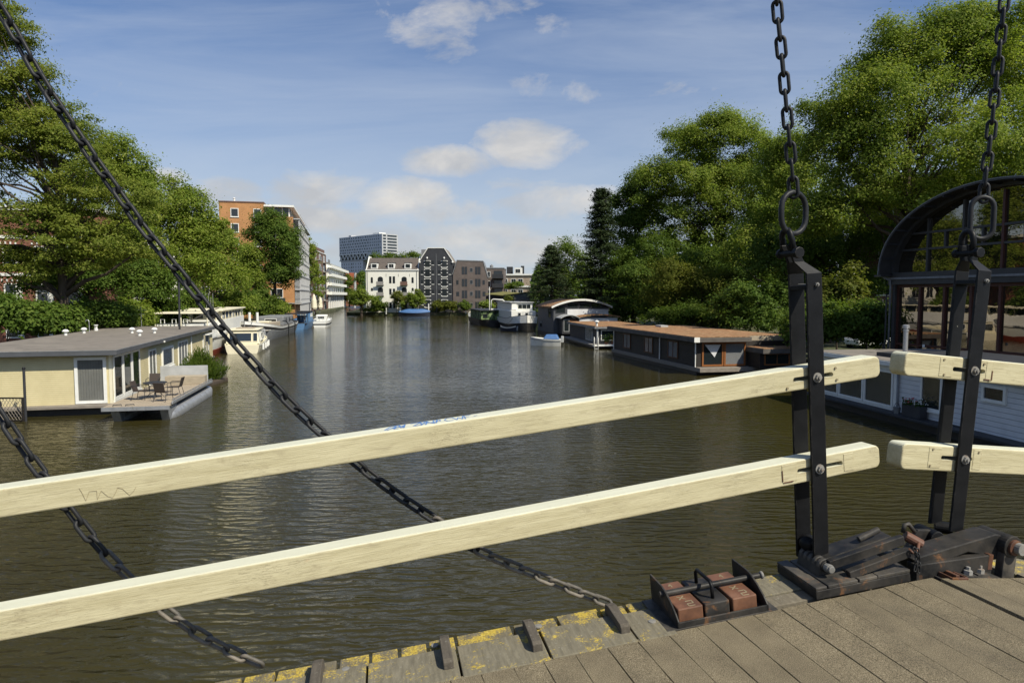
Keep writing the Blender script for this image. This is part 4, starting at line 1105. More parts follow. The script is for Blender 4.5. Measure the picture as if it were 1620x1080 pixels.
def white_launch():
    Mx = frame2(-33.0, 117.0, .987, .16)
    b = thing('launch', 'white launch with black rub strake moored beside the blue workboat', 'boat', None, Mx)
    L_, B_ = 9, 3.0
    sh = lambda t: 1.15 + .5*t*t; bm = lambda t: min(1, .75 + .25*math.sin(min(1, t/.25)*math.pi/2)) if t < .6 else max(0, 1-((t-.6)/.4)**2.2)
    hull(L_, B_, sh, bm).build('hull', M['white'], b, auto=50)
    band(L_, B_, sh, bm, .52, .66, .04).build('rub_strake', M['black'], b); MB().box(-1.15,1.15,-.05,-.02,.45,.62).build('stern_strake', M['black'], b)
    MB().box(-1.1, 1.1, .2, 6, .9, 1.0).build('deck', M['lgrey'], b)
    r_ = MB(); 
    for x_ in (-1.1, -.55, 0, .55, 1.1): r_.tube([(x_, .15, 1.15), (x_, .15, 1.85)], .03, 6)
    r_.tube([(-1.1,.15,1.85),(1.1,.15,1.85)], .03, 6).build('stern_rail', M['steel'], b)
    MB().box(-.9, .9, 2.5, 5.2, 1.0, 2.1).build('cabin', M['white'], b, bevel=.1)
    win(b, T(-.6, 2.5, 1.4), 1.2, .5); win(b, T(.9, 3.0, 1.4) @ RZ(90), 1.6, .5)
white_launch()

def rope(label, pts, r=.022):
    b = thing('mooring_line', label, 'rope', 'mooring lines', loc=pts[0]); p = [Vector(q) - Vector(pts[0]) for q in pts]
    MB().tube(p, r, 6).build('line', M['rope'], b, smooth=True)
M['rope'] = paint('dark_rope', (.06,.055,.045), rough=.9)
rope('taut dark line from the black mooring pole up to the passenger boat roof', [aty(298,509,51), aty(322,497,55), aty(346,487,59)], .035)
rope('slack line from the small dinghy to the tall white barge bow', [aty(801,512,104.5), aty(806,510,105.5), aty(811,503,106.6)])
rope('mooring line from the grey barge bow down to the water', [aty(401,503,79), aty(396,518,76), aty(392,537,74)])
# ------------------------------------------------------------------ right bank boats, nearest first
def white_houseboat():
    Mx = frame2(15.7, 34.8, .130, -.991)
    b = thing('houseboat', 'white boarded houseboat in the shade at the right bank', 'houseboat', None, Mx)
    L_, W_ = 20, 6.2
    MB().box(-.2, L_, -.25, W_, -.5, .36).build('hull', M['hull_black'], b, bevel=.03)
    MB().box(-.3, L_, -.62, W_, .36, .47).build('ledge', M['dark'], b, bevel=.015)
    MB().box(0, L_, 0, W_, .472, 2.40).build('wall', M['white_siding'], b)
    MB().box(-.35, L_+.3, -.32, W_+.3, 2.402, 2.60).build('fascia', M['white'], b, bevel=.01)
    MB().box(-.30, L_+.25, -.27, W_+.25, 2.602, 2.625).build('roof', M['roof_felt'], b)
    MB().box(3.2, L_, .9, W_-.5, 2.627, 2.80).build('upper_roof', M['dark'], b)
    MB().box(-.0, 5.75, -.05, .0, .475, .58).box(-.0, 5.75, -.05, .0, 2.2, 2.398).build('window_wall_trim', M['frame'], b)
    win(b, T(.05, 0, .582), 1.75, 1.6, fw=.1, proud=.09); win(b, T(1.85, 0, .582), 1.85, 1.6, fw=.1, proud=.09); win(b, T(3.75, 0, .582), 1.95, 1.6, fw=.1, proud=.09)
    MB().box(-.06, -.0, 0, W_*.6, .475, 2.39).build('end_panel', M['white'], b)
    MB().box(5.72, 5.9, -.06, .0, .475, 2.39).build('corner_board', M['white'], b)
    MB().tube([(6.02,-.09,2.42),(6.02,-.09,.62),(5.9,-.2,.5)], .05, 8).build('downpipe', M['grey'], b, smooth=True)
    win(b, T(7.3, 0, .85), 1.15, 1.4, fw=.09, proud=.07, sill=.05)
    win(b, T(10.35, 0, 1.62), 1.05, .62, fw=.11, proud=.08)
    win(b, T(14.0, 0, .85), 1.5, 1.4, fw=.09, proud=.07)
    p = Mx.inverted() @ onz(1432, 556, 2.62)
    MB().cyl(p, p+Vector((0,0,1.15)), .115, 14).lathe([(.115,0),(.135,.01),(.135,.1),(.12,.11)], 14, T(*(p+Vector((0,0,1.0))))).lathe([(.12,0),(.165,.03),(.165,.16),(.1,.2)], 14, T(*(p+Vector((0,0,1.15))))).build('flue', M['steel'], b, auto=40)
    p = Mx.inverted() @ onz(1461, 549, 2.63)
    MB().cyl(p, p+Vector((0,0,.14)), .06, 10).build('roof_vent', M['frame'], b)
    MB().box(8.9, 9.6, -.1, -.02, .5, .505).build('step', M['dark'], b)
    # things standing on the ledge
    fb = thing('flower_box', 'dark planter of red geraniums on the white houseboat ledge', 'planter', None, Mx @ T(6.75, -.42, .472))
    MB().box(0, 1.05, -.02, .32, 0, .5).build('box', M['dark'], fb, bevel=.02)
    rr = random.Random(5); lf = MB(); fl_ = MB(); wf_ = MB()
    for k in range(260):
        q = Vector((rr.uniform(.0,1.05), rr.uniform(-.06,.34), .48 + abs(rr.gauss(0,.11)))); n_ = Vector((rr.gauss(0,1), rr.gauss(0,1), rr.gauss(.6,.6))).normalized(); t_ = n_.orthogonal().normalized(); s_ = n_.cross(t_); z_ = rr.uniform(.03,.06)
        tgt = lf if rr.random() < .68 else (fl_ if q.x < .55 else wf_)
        if tgt is not lf: q.z += .09; z_ *= .8
        tgt.add([q+t_*z_, q+s_*z_*.7, q-t_*z_, q-s_*z_*.7], [(0,1,2,3)])
    lf.build('leaves', M['leaf_mid'], fb); fl_.build('flowers', M['red_flower'], fb); wf_.build('flowers', M['frame'], fb)
    bk = thing('bucket', 'grey bucket with raised handle on the houseboat ledge beside red flowers', 'bucket', None, Mx @ T(6.38, -.36, .472))
    MB().lathe([(.11,0),(.15,.26),(.158,.27),(.15,.275),(.13,.27),(.10,.02)], 18).build('pail', M['grey'], bk, auto=50)
    MB().tube([(-.15*math.cos(a*math.pi/10), 0, .26+.2*math.sin(a*math.pi/10)) for a in range(11)], .009, 6).build('handle', M['dark'], bk)
white_houseboat()

def dark_houseboat():
    Mx = frame2(12.7, 46.7, .98, .198)
    b = thing('houseboat', 'long dark timber houseboat with orange sedum roof', 'houseboat', None, Mx)
    L_, W_ = 16.6, 7.0
    MB().box(-.05, W_, -.1, L_, -.5, .22).build('hull', M['hull_black'], b)
    MB().box(-.14, W_+.05, -.75, L_+.2, .22, .52).build('ledge', M['grey_wood'], b, bevel=.02)
    MB().box(.0, W_, 0, L_, .522, 2.26).build('wall', M['dark_wood'], b)
    rp = [(-.5,-.6),(3.75,-.6),(3.75,.5),(W_+.2,.5),(W_+.2,L_+.5),(-.5,L_+.5)]
    MB().prism(rp, 2.262, 2.58, 'xy').build('fascia', M['grey_wood_dark'], b, bevel=.012)
    rp2 = [(-.43,-.53),(3.68,-.53),(3.68,.57),(W_+.13,.57),(W_+.13,L_+.43),(-.43,L_+.43)]
    MB().prism(rp2, 2.582, 2.625, 'xy').build('roof', M['sedum'], b)
    MB().box(-.52, -.12, -.63, -.601, 2.26, 2.60).build('fascia_end', M['frame'], b)
    MB().box(3.752, W_+.25, .42, .498, 2.27, 2.60).build('white_fascia', M['pale_wood'], b); MB().box(W_+.2, W_+.25, .5, 3, 2.27, 2.60).build('white_fascia', M['pale_wood'], b)
    # glazed end of varnished wood
    d1 = win(b, T(.35, 0, .56), 1.6, 1.66, fm='orange_wood', fw=.12, proud=.07, gm='glass'); d2 = win(b, T(2.0, 0, .56), 1.62, 1.66, fm='orange_wood', fw=.12, proud=.07, gm='glass_curtained', curtain='white_cloth')
    MB().prism([(.55,2.05),(1.72,2.05),(1.28,1.18)], -.062, -.048, 'xz').build('net_curtain', M['white_cloth'], b)
    for k, s in enumerate((3.0, 7.6, 12.4)):
        win(b, T(0, s+1.7, .82) @ RZ(-90), 1.75, 1.28, nx=2, fm='orange_wood_dark', fw=.09, proud=.06, gm='glass_curtained', curtain='white_cloth')
    for s in (-.02, 6.0, 16.3): MB().cyl((-.08, s+.1, .5), (-.08, s+.1, 2.26), .045, 8).build('downpipe', M['frame'], b)
    MB().box(3.8, W_+.1, -1.6, -.02, .522, 1.55).build('porch_wall', M['dark_wood'], b)
    win(b, T(4.1, -1.6, .72), 1.9, .8, nx=2, fm='orange_wood', fw=.08, proud=.06)
    MB().box(3.65, W_+.5, -2.2, .38, 1.552, 1.86).build('porch_fascia', M['grey_wood_dark'], b, bevel=.01)
    MB().box(3.72, W_+.43, -2.13, .33, 1.862, 1.9).build('porch_roof', M['sedum'], b)
    MB().box(3.63, W_+.5, .382, .415, 1.9, 2.0).build('white_rail', M['frame'], b)
    for x_ in (3.95, 5.3, 6.7): MB().box(x_, x_+.1, .385, .485, 2.0, 2.26).build('porch_post', M['pale_wood'], b)
    MB().box(3.3, 4.0, L_-3, L_-1.8, 2.63, 2.78).build('skylight', M['lgrey'], b)
dark_houseboat()

def garden_houseboat():
    Mx = frame2(8.7, 71.0, .991, .13)
    b = thing('houseboat', 'grey houseboat with low orange roof and potted deck, moored before the arched one', 'houseboat', None, Mx)
    L_, W_ = 13.5, 6.3
    MB().box(-.3, W_, -1.0, L_, -.5, .25).build('hull', M['hull_black'], b)
    MB().box(-.7, W_, -1.6, L_, .25, .42).build('deck', M['grey_wood'], b, bevel=.02)
    MB().box(.25, W_, .1, L_, .422, 2.0).build('wall', M['dark'], b)
    rp = [(-.2,-.4),(W_,-.4),(W_,L_),(-.2,L_)]
    MB().prism(rp, 2.002, 2.2, 'xy').build('fascia', M['grey'], b); MB().prism([(-.12,-.32),(W_-.1,-.32),(W_-.1,L_-.1),(-.12,L_-.1)], 2.202, 2.27, 'xy').build('roof', M['sedum'], b)
    win(b, T(.25, 5.2, .55) @ RZ(-90), 3.2, 1.35, nx=3, fm='lgrey', fw=.1, proud=.07, gm='glass_curtained', curtain='white_cloth', name='door')
    win(b, T(.6, .1, .75), 1.5, 1.1, fm='frame', fw=.08, proud=.06)
    win(b, T(2.6, .1, .75), 1.5, 1.1, fm='frame', fw=.08, proud=.06)
    MB().box(.1, .25, -.2, .1, .42, 2.0).build('corner_post', M['lgrey'], b)
    MB().lathe([(.12,0),(.12,.4),(.25,.42),(.25,.5),(.05,.62)], 10, T(.1, -.1, 2.27)).build('roof_vent', M['frame'], b)
    MB().box(-.68, -.0, -1.66, -1.605, .28, .46).box(0, W_*.55, -1.66, -1.605, .28, .46).build('deck_edge', M['frame'], b)
    ld = thing('swim_ladder', 'white tubular swim ladder on the potted deck edge', 'ladder', None, Mx @ T(-.55, -1.75, 0))
    for x_ in (0, .4):
        MB().tube([(x_, .35, .45), (x_, .30, 1.05), (x_, .15, 1.2), (x_, 0, 1.05), (x_, 0, -.3)], .035, 8).build('rail', M['frame'], ld, smooth=True)
    for z_ in (.05, .3): MB().cyl((0,0,z_), (.4,0,z_), .025, 6).build('rung', M['frame'], ld)
    # pots
    for k, (x_, y_, s_) in enumerate(((.9,-1.0,.9),(1.6,-.9,1.1),(2.4,-1.1,.8))):
        pt_ = thing('potted_plant', ['bushy potted plant nearest the swim ladder', 'tallest potted plant with yellow flowers on the houseboat deck', 'potted plant furthest from the swim ladder'][k], 'potted plant', 'pots on the houseboat deck', Mx @ T(x_, y_, .422))
        MB().lathe([(.16,0),(.22,.3),(.24,.32),(.2,.32)], 12).build('pot', M['terracotta'], pt_)
        rr = random.Random(k+40); lf = MB(); fy = MB()
        for q_ in range(220):
            q = Vector((rr.gauss(0,.22)*s_, rr.gauss(0,.2)*s_, .55*s_ + rr.gauss(0,.2)*s_)); q.z = max(q.z, .25)
            n_ = Vector((rr.gauss(0,1), rr.gauss(0,1), rr.gauss(.5,.6))).normalized(); t_ = n_.orthogonal().normalized(); sd_ = n_.cross(t_); z_ = rr.uniform(.05,.1)
            (lf if rr.random() < .85 or k == 0 else fy).add([q+t_*z_, q+sd_*z_*.6, q-t_*z_, q-sd_*z_*.6], [(0,1,2,3)])
        lf.build('leaves', M['leaf_mid'], pt_)
        if fy.v: fy.build('flowers', M['yellow_flower'], pt_)
garden_houseboat()

def arched_houseboat():
    Mx = frame2(5.6, 92.0, .985, .17)
    b = thing('houseboat', 'grey houseboat with tall curved sedum roof', 'houseboat', None, Mx)
    L_, W_ = 10.0, 7.7
    MB().box(-.1, W_, -.2, L_, -.5, .35).build('hull', M['hull_black'], b)
    MB().box(0, W_, 0, L_, .352, 3.75).build('wall', M['slate_wall'], b)
    def arc(off, w0, w1, z0, rise, n=16): return [(w0 + (w1-w0)*k/n, z0 + off + rise*(1-(2*k/n-1)**2)) for k in range(n+1)]
    a1 = arc(.0, -.25, W_+.25, 3.75, 1.0)
    MB().prism([(0,3.752)] + [(x, z-.12) for x, z in arc(0, 0.02, W_-.02, 3.9, .85)][::1] + [(W_,3.752)], .02, L_-.02, 'xz').build('gable', M['dark'], b)
    lo = arc(0, -.35, W_+.35, 3.78, 1.0); hi = arc(.18, -.35, W_+.35, 3.78, 1.0)
    MB().prism(lo + hi[::-1], -.45, L_+.3, 'xz').build('roof', M['sedum'], b)
    lo = arc(-.04, -.38, W_+.38, 3.78, 1.0); hi = arc(.23, -.38, W_+.38, 3.78, 1.0)
    MB().prism(lo + hi[::-1], -.52, -.452, 'xz').build('arch_trim', M['frame'], b)
    win(b, T(.3, 0, 3.1), 1.3, .85, fm='dark', fw=.06); 
    for k in range(3): win(b, T(1.9+k*1.65, 0, 3.78), 1.5, .6, fm='dark', fw=.06)
    MB().box(1.9, W_-.05, -.06, -.005, 2.7, 3.6).build('white_boarding', M['white_siding'], b)
    win(b, T(0, 3.0, 2.4) @ RZ(-90), 1.6, 1.3, fm='dark', fw=.08, proud=.06); win(b, T(0, 8.6, .9) @ RZ(-90), 1.4, .9, fm='dark', fw=.08, proud=.06)
    # glazed porch with little curved roof
    MB().box(.6, 2.6, -2.4, -.05, .4, 2.45).build('porch', M['dark'], b)
    lo = arc(0, .3, 2.9, 2.42, .42, 10); hi = arc(.1, .3, 2.9, 2.42, .42, 10)
    MB().prism(lo+hi[::-1], -2.9, -.1, 'xz').build('porch_roof', M['lgrey'], b)
    win(b, T(.8, -2.4, .7), .75, 1.6, fm='lgrey', fw=.06); win(b, T(1.7, -2.4, .5), .8, 1.8, fm='orange_wood', fw=.09, name='door')
    MB().box(2.9, W_+.4, -2.6, -.55, .4, 2.5).build('annex', M['white_siding'], b)
    lo = arc(0, 2.7, W_+.7, 2.55, .28, 10); hi = arc(.16, 2.7, W_+.7, 2.55, .28, 10)
    MB().prism(lo+hi[::-1], -2.9, -.53, 'xz').build('annex_roof', M['sedum'], b)
    MB().cyl((1.9,-2.45,1.9), (1.9,-2.5,1.9), .14, 12).build('lamp', M['frame'], b)
arched_houseboat()

def motorboat():
    Mx = frame2(3.2, 73.4, .99, .05) @ RZ(80)
    b = thing('motorboat', 'small white motorboat with blue cover beside the arched houseboat', 'boat', None, Mx)
    L_, B_ = 4.4, 1.9
    b.matrix_world = axes((.24,-.97,0), (-.97,-.24,0), ZV, (5.9, 74.2, 0))
    b.matrix_world = axes((0.1,.995,0), (-.995,.1,0), ZV, (5.3, 74.0, 0))
    sh = lambda t: .72 + .25*t*t; bm = lambda t: min(1, .88+t*.5) if t < .45 else max(0, 1-((t-.45)/.55)**2.1)
    hull(L_-1.1, B_, sh, bm, flare=.62).build('hull', M['white'], b, auto=45)
    band(L_-1.1, B_, sh, bm, .8, .9, .03, flare=.62).build('rub_strake', M['lgrey'], b)
    vs = [(-.85,.15,.7),(.85,.15,.7),(.85,1.9,.75),(-.85,1.9,.75),(-.62,.4,1.22),(.62,.4,1.22),(.55,1.6,1.22),(-.55,1.6,1.22)]
    MB().add(vs, [(0,1,5,4),(1,2,6,5),(2,3,7,6),(3,0,4,7),(4,5,6,7),(0,3,2,1)]).build('cover', M['tarp_blue'], b, bevel=.1)
    MB().box(-.2,.2,-.32,-.02,.35,1.05).build('outboard_engine', M['lgrey'], b, bevel=.06)
motorboat()

def white_tug():
    Mx = frame2(.1, 106.5, .985, .17)
    b = thing('barge', 'tall white barge with dark lower hull and rounded bow', 'boat', None, Mx @ T(2.3, 0, 0))
    L_, B_ = 22, 4.6
    sh = lambda t: 1.75 + .8*max(0, .3-t)**1.6*6; bm = lambda t: max(0, 1-((.16-t)/.16)**2.4) if t < .16 else 1
    hull(L_, B_, sh, bm, flare=.9, n=30).build('hull', M['hull_black'], b, auto=45)
    band(L_, B_, sh, bm, .55, .97, .02, flare=.9, n=30).build('white_strake', M['white'], b)
    MB().box(-2.0, 2.0, 3.0, 20, 1.6, 3.0).build('cabin', M['white'], b, bevel=.06)
    MB().box(-1.7, 1.9, 5, 20, 3.002, 4.3).build('wheelhouse', M['white'], b, bevel=.06)
    MB().box(-1.9, 2.1, 4.7, 20.2, 4.302, 4.42).build('roof', M['lgrey'], b)
    win(b, T(-.6, 5, 3.25), 2.2, .8, nx=3, fm='frame'); win(b, T(-1.5, 5, 3.3), .5, .6)
    for x_ in (-.9, .3): win(b, T(x_, 3.0, 1.95), .45, .75, fm='grey')
    MB().box(-1.6, -.8, 4.85, 4.99, 3.15, 4.1).build('white_board', M['frame'], b)
    for x_ in (-1.2, 0, 1.2): MB().cyl((x_, 6, 4.42), (x_, 6, 4.9), .06, 6).build('roof_fitting', M['black'], b)
    dg = thing('dinghy', 'small white and navy dinghy tied to the tall white barge', 'boat', None, axes((.8,.6,0), (-.6,.8,0), ZV, (1.4, 102.0-.6, 0)) )
    dg.matrix_world = axes((.35,.94,0), (-.94,.35,0), ZV, (.75, 104.3, 0))
    sh2 = lambda t: .65 + .25*(2*t-1)**2; bm2 = lambda t: min(1, .8+t) if t < .4 else max(0, 1-((t-.4)/.6)**2.2)
    hull(2.7, 1.5, sh2, bm2, flare=.6, deck=.4).build('hull', M['navy'], dg, auto=45)
    band(2.7, 1.5, sh2, bm2, .82, .99, .02, flare=.6).build('gunwale', M['frame'], dg)
    MB().box(-.6,.6,.9,1.15,.42,.46).build('thwart', M['pale_wood'], dg)
    MB().box(-.2,.2,-.12,.0,.1,.75).build('outboard_engine', M['lgrey'], dg, bevel=.04)
white_tug()

def green_barge():
    Mx = frame2(-5.6, 121, .985, .17)
    b = thing('barge', 'dark barge overgrown with pale green foliage netting', 'boat', None, Mx @ T(2.6,0,0))
    L_, B_ = 20, 5.2
    sh = lambda t: 1.2; bm = lambda t: max(.35, 1-((.12-t)/.12)**2*.65) if t < .12 else 1
    hull(L_, B_, sh, bm, flare=.93, n=30).build('hull', M['hull_black'], b, auto=45)
    MB().box(-2.4, 2.4, 1.0, 18, 1.1, 2.75).build('cabin', M['camo'], b, bevel=.1)
    MB().box(-2.6, 2.6, .7, 18.2, 2.752, 2.87).build('roof', M['dark'], b)
    MB().tube([(-.3,3,2.87),(-.2,3,4.6),(.1,3,4.8),(1.9,3,4.7),(2.2,3,4.4),(2.45,3,2.87)], .09, 8).build('hoop', M['frame'], b, smooth=True)
    MB().box(-.3,2.3,2.9,3.1,2.875,3.1).build('hoop_base', M['frame'], b)
    MB().cyl((-.7,2,2.87),(-.7,2,7.0),.07,8).build('mast', M['frame'], b)
    win(b, T(-2.0, 1.0, 1.5), .8, .7, fm='dark'); win(b, T(1.0, 1.0, 1.5), .8, .7, fm='dark')
def camo():
    t = NT('camouflage_net'); v = t.coord('Object')
    return t.fin(t.ramp(t.noise(v, 1.1, 4, .6), [(.38,(.015,.02,.012)),(.47,(.05,.09,.03)),(.56,(.25,.33,.14)),(.66,(.03,.045,.02))]), .9, t.bump(t.noise(v, 6, 4), .7, .1))
M['camo'] = camo()
green_barge()
# far bank boats
def small_boat(label, px, py, L_, B_, m, cover=None, ang=0, name='rowing_boat', h=.6):
    p = onz(px, py, 0)
    a = R(ang); b = thing(name, label, 'boat', 'boats along the far bank', axes((math.sin(a),-math.cos(a),0), (math.cos(a),math.sin(a),0), ZV, p - Vector((math.cos(a),math.sin(a),0))*L_/2))
    sh = lambda t: h + .25*(2*t-1)**2; bm = lambda t: min(1,.75+t) if t < .35 else max(0, 1-((t-.35)/.65)**2.3)
    hull(L_, B_, sh, bm, flare=.7).build('hull', M[m], b, auto=45)
    if cover:
        rows = []; n = 12; vs = []
        for i in range(n+1):
            t = i/n; hb = max(.03, B_/2*bm(t)+.03)
            for k in range(7):
                an = math.pi*k/6; vs.append((hb*math.cos(an), L_*t, sh(t)-.12 + (.85*h+.3)*math.sin(an)*min(1, 4*t*(1.05-t)+.15)))
        fs = [(i*7+k, i*7+k+1, (i+1)*7+k+1, (i+1)*7+k) for i in range(n) for k in range(6)]
        fs.append(tuple(range(7))[::-1])
        MB().add(vs, fs).build('cover', M[cover], b, auto=60)
    else:
        MB().box(-B_*.4, B_*.4, L_*.3, L_*.36, h-.15, h-.1).build('thwart', M['pale_wood'], b)
    return b
small_boat('low white boat moored under the white warehouse', 596, 498.5, 4.6, 1.7, 'white', None, 2)
small_boat('long boat under a blue tarpaulin on the far bank', 656, 499.5, 8.4, 2.9, 'navy', 'tarp_blue', -2, 'covered_boat', .9)
small_boat('dark boat with brown cover below the brown house', 715, 498, 5.0, 2.0, 'hull_black', 'brown_cover', 3, 'covered_boat', .7)
small_boat('cream topped boat lying by the overgrown barge', 752, 501, 5.6, 2.4, 'white', 'cream', 70, 'covered_boat', .9)
M_ = None
# ------------------------------------------------------------------ arched hall on the right bank
M['zinc'] = paint('dark_zinc', (.05,.05,.05), (.035,.035,.035), 2, .5)
M['red_frame'] = paint('red_brown_frame', (.085,.028,.02), (.055,.018,.013), 6, .5)
def hall():
    Mx = frame2(23.8, 42.5, .23, -.973, .85)
    b = thing('hall', 'dark hall with arched roof and big reflecting windows on the right bank', 'building', None, Mx)
    Wd, ez, rise, dp = 14.2, 5.85, 4.45, 18
    def arc(off, n=32, e=1.0, z0=ez):
        a = Wd/2 + off
        return [(Wd/2 - a*math.cos(math.pi*k/n), z0 + (rise+off)*abs(math.sin(math.pi*k/n))**e) for k in range(n+1)]
    # roof shell, soffit ribs
    outer, inner = arc(.16, e=.92), arc(.08, e=.92)
    MB().prism(outer + inner[::-1], -1.15, dp, 'xz').build('roof', M['zinc'], b, auto=25)
    o2 = arc(.21, e=.92); MB().prism(o2 + outer[::-1], -1.18, -1.1, 'xz').build('roof_edge', M['grey'], b, auto=25)
    i2 = arc(-.12, e=.92)
    MB().prism(inner + i2[::-1], -.35, .1, 'xz').build('arch_beam', M['zinc'], b, auto=25)
    for k in range(2, 31, 2):
        p, q = inner[k], i2[k]
        MB().bar((p[0], -1.12, p[1]-.03), (q[0]*.35+p[0]*.65, -.2, q[1]*.35+p[1]*.65-.02), .06, .12).build('rib', M['dark'], b)
    MB().box(.1, Wd-.1, .45, dp-.1, 0, ez+.3).build('wall', M['interior'], b)
    MB().prism([(x, z) for x, z in arc(-.2, e=.92)], .4, .5, 'xz').build('back_panel', M['interior'], b)
    # eaves beam
    MB().box(-.25, Wd+.25, -.35, .3, ez-.62, ez+.12).build('eaves_beam', M['zinc'], b, bevel=.02)
    MB().box(-.3, Wd+.3, -.42, -.352, ez-.30, ez-.18).build('beam_flange', M['grey'], b)
    MB().box(-.45, .1, -1.2, .4, ez-.12, ez-.01).build('gutter', M['zinc'], b)
    for x_ in (.0, Wd-.22): MB().box(x_, x_+.22, -.22, .44, 0, ez-.622).build('corner_post', M['zinc'], b)
    # lower glazing
    MB().box(.22, Wd-.22, .05, .062, .7, ez-.62).build('pane', M['mirror_glass'], b)
    MB().box(.22, Wd-.22, -.06, .2, .0, .7).build('plinth', M['red_frame'], b)
    MB().box(.22, Wd-.22, -.07, .1, 1.55, 1.67).box(.22, Wd-.22, -.07, .1, ez-.80, ez-.625).build('transom', M['red_frame'], b)
    n = 8
    for k in range(n+1):
        x_ = .22 + (Wd-.44)*k/n
        MB().box(x_-.08, x_+.08, -.08, .12, .7, ez-.62).build('mullion', M['red_frame'], b)
    # lunette
    MB().prism(arc(-.14, e=.92), .05, .062, 'xz').build('lunette_pane', M['mirror_glass'], b)
    def top(x): 
        u = abs(2*x/Wd-1); u = min(u, .999); return ez + (rise-.25)*(1-u*u)**.46
    n2 = 6
    for k in range(1, n2):
        x_ = Wd*k/n2; MB().box(x_-.07, x_+.07, -.08, .12, ez+.1, top(x_)).build('mullion', M['red_frame'] if k == 3 else M['zinc'], b)
    for z_ in (7.3-.0, 8.25):
        zz = z_; u = 1 - ((zz-ez)/(rise-.25))**(1/.46); u = max(u, .01)**.5; hw = Wd/2*u
        MB().box(Wd/2-hw, Wd/2+hw, -.07, .11, zz-.06, zz+.06).build('transom', M['zinc'], b)
    for k in range(n2):
        x_ = Wd*(k+.5)/n2
        if top(x_) > 8.3: MB().box(x_-.06, x_+.06, -.065, .10, 7.36, 8.19).build('mullion', M['zinc'], b)
    MB().tube([(-.1,-.9,ez-.1),(-.0,-.45,ez-.35),(-.05,-.32,ez-.7),(-.05,-.32,.0)], .06, 8).build('downpipe', M['grey'], b, smooth=True)
    MB().tube([(-.35,-.32,.0),(-.35,-.32,ez-1.2)], .05, 8).build('downpipe', M['zinc'], b)
hall()

def rect_windows(b, Mx, cols, rows, w, h, **k):
    for x in cols:
        for z in rows: win(b, Mx @ T(x - w/2, 0, z), w, h, **k)
M['frame_dull'] = paint('stone_white', (.74,.74,.7), (.62,.62,.58), 2, .7)
M['orange_render'] = paint('orange_render', (.50,.20,.065), (.42,.165,.055), .5, .85)
M['orange_brick'] = brick('orange_brick', (.50,.235,.085), (.43,.195,.07), (.4,.25,.13), 1, .25, .075)
M['brown_brick'] = brick('brown_brick', (.17,.085,.06), (.13,.065,.05), (.16,.12,.1), 1, .25, .075)
M['red_brick'] = brick('red_brick', (.25,.085,.05), (.19,.065,.04), (.2,.14,.1), 1, .25, .075)
M['purple_brick'] = brick('purple_grey_brick', (.15,.12,.105), (.115,.09,.08), (.14,.12,.11), 1, .25, .075)
M['white_wall'] = paint('white_wall', (.8,.79,.71), (.74,.73,.65), .6, .7, dirt=(.42,.4,.33), dscale=1.5, dlo=.6, dhi=.95)
M['black_wall'] = paint('black_wall', (.04,.043,.05), (.028,.03,.035), 1.2, .7)
M['roof_tile'] = siding('roof_tiles', (.115,.095,.08), (.075,.062,.054), .3, 2, .85, .6, .05)
M['red_tile'] = paint('red_roof_tiles', (.36,.105,.05), (.26,.075,.035), 1, .85)
M['pale_brick'] = brick('pale_brick', (.36,.28,.2), (.3,.23,.165), (.35,.3,.24), 1, .25, .075)
M['pale_grey_wall'] = paint('pale_grey_wall', (.42,.43,.44), (.36,.37,.38), .2, .7)
M['tower_cladding'] = paint('tower_cladding', (.62,.63,.65), (.54,.55,.57), .1, .6)
M['window_dark'] = glass('far_window', (.02,.025,.03), rough=.08, ior=1.6)
M['concrete'] = paint('concrete', (.3,.29,.27), (.22,.21,.2), 1, .85)

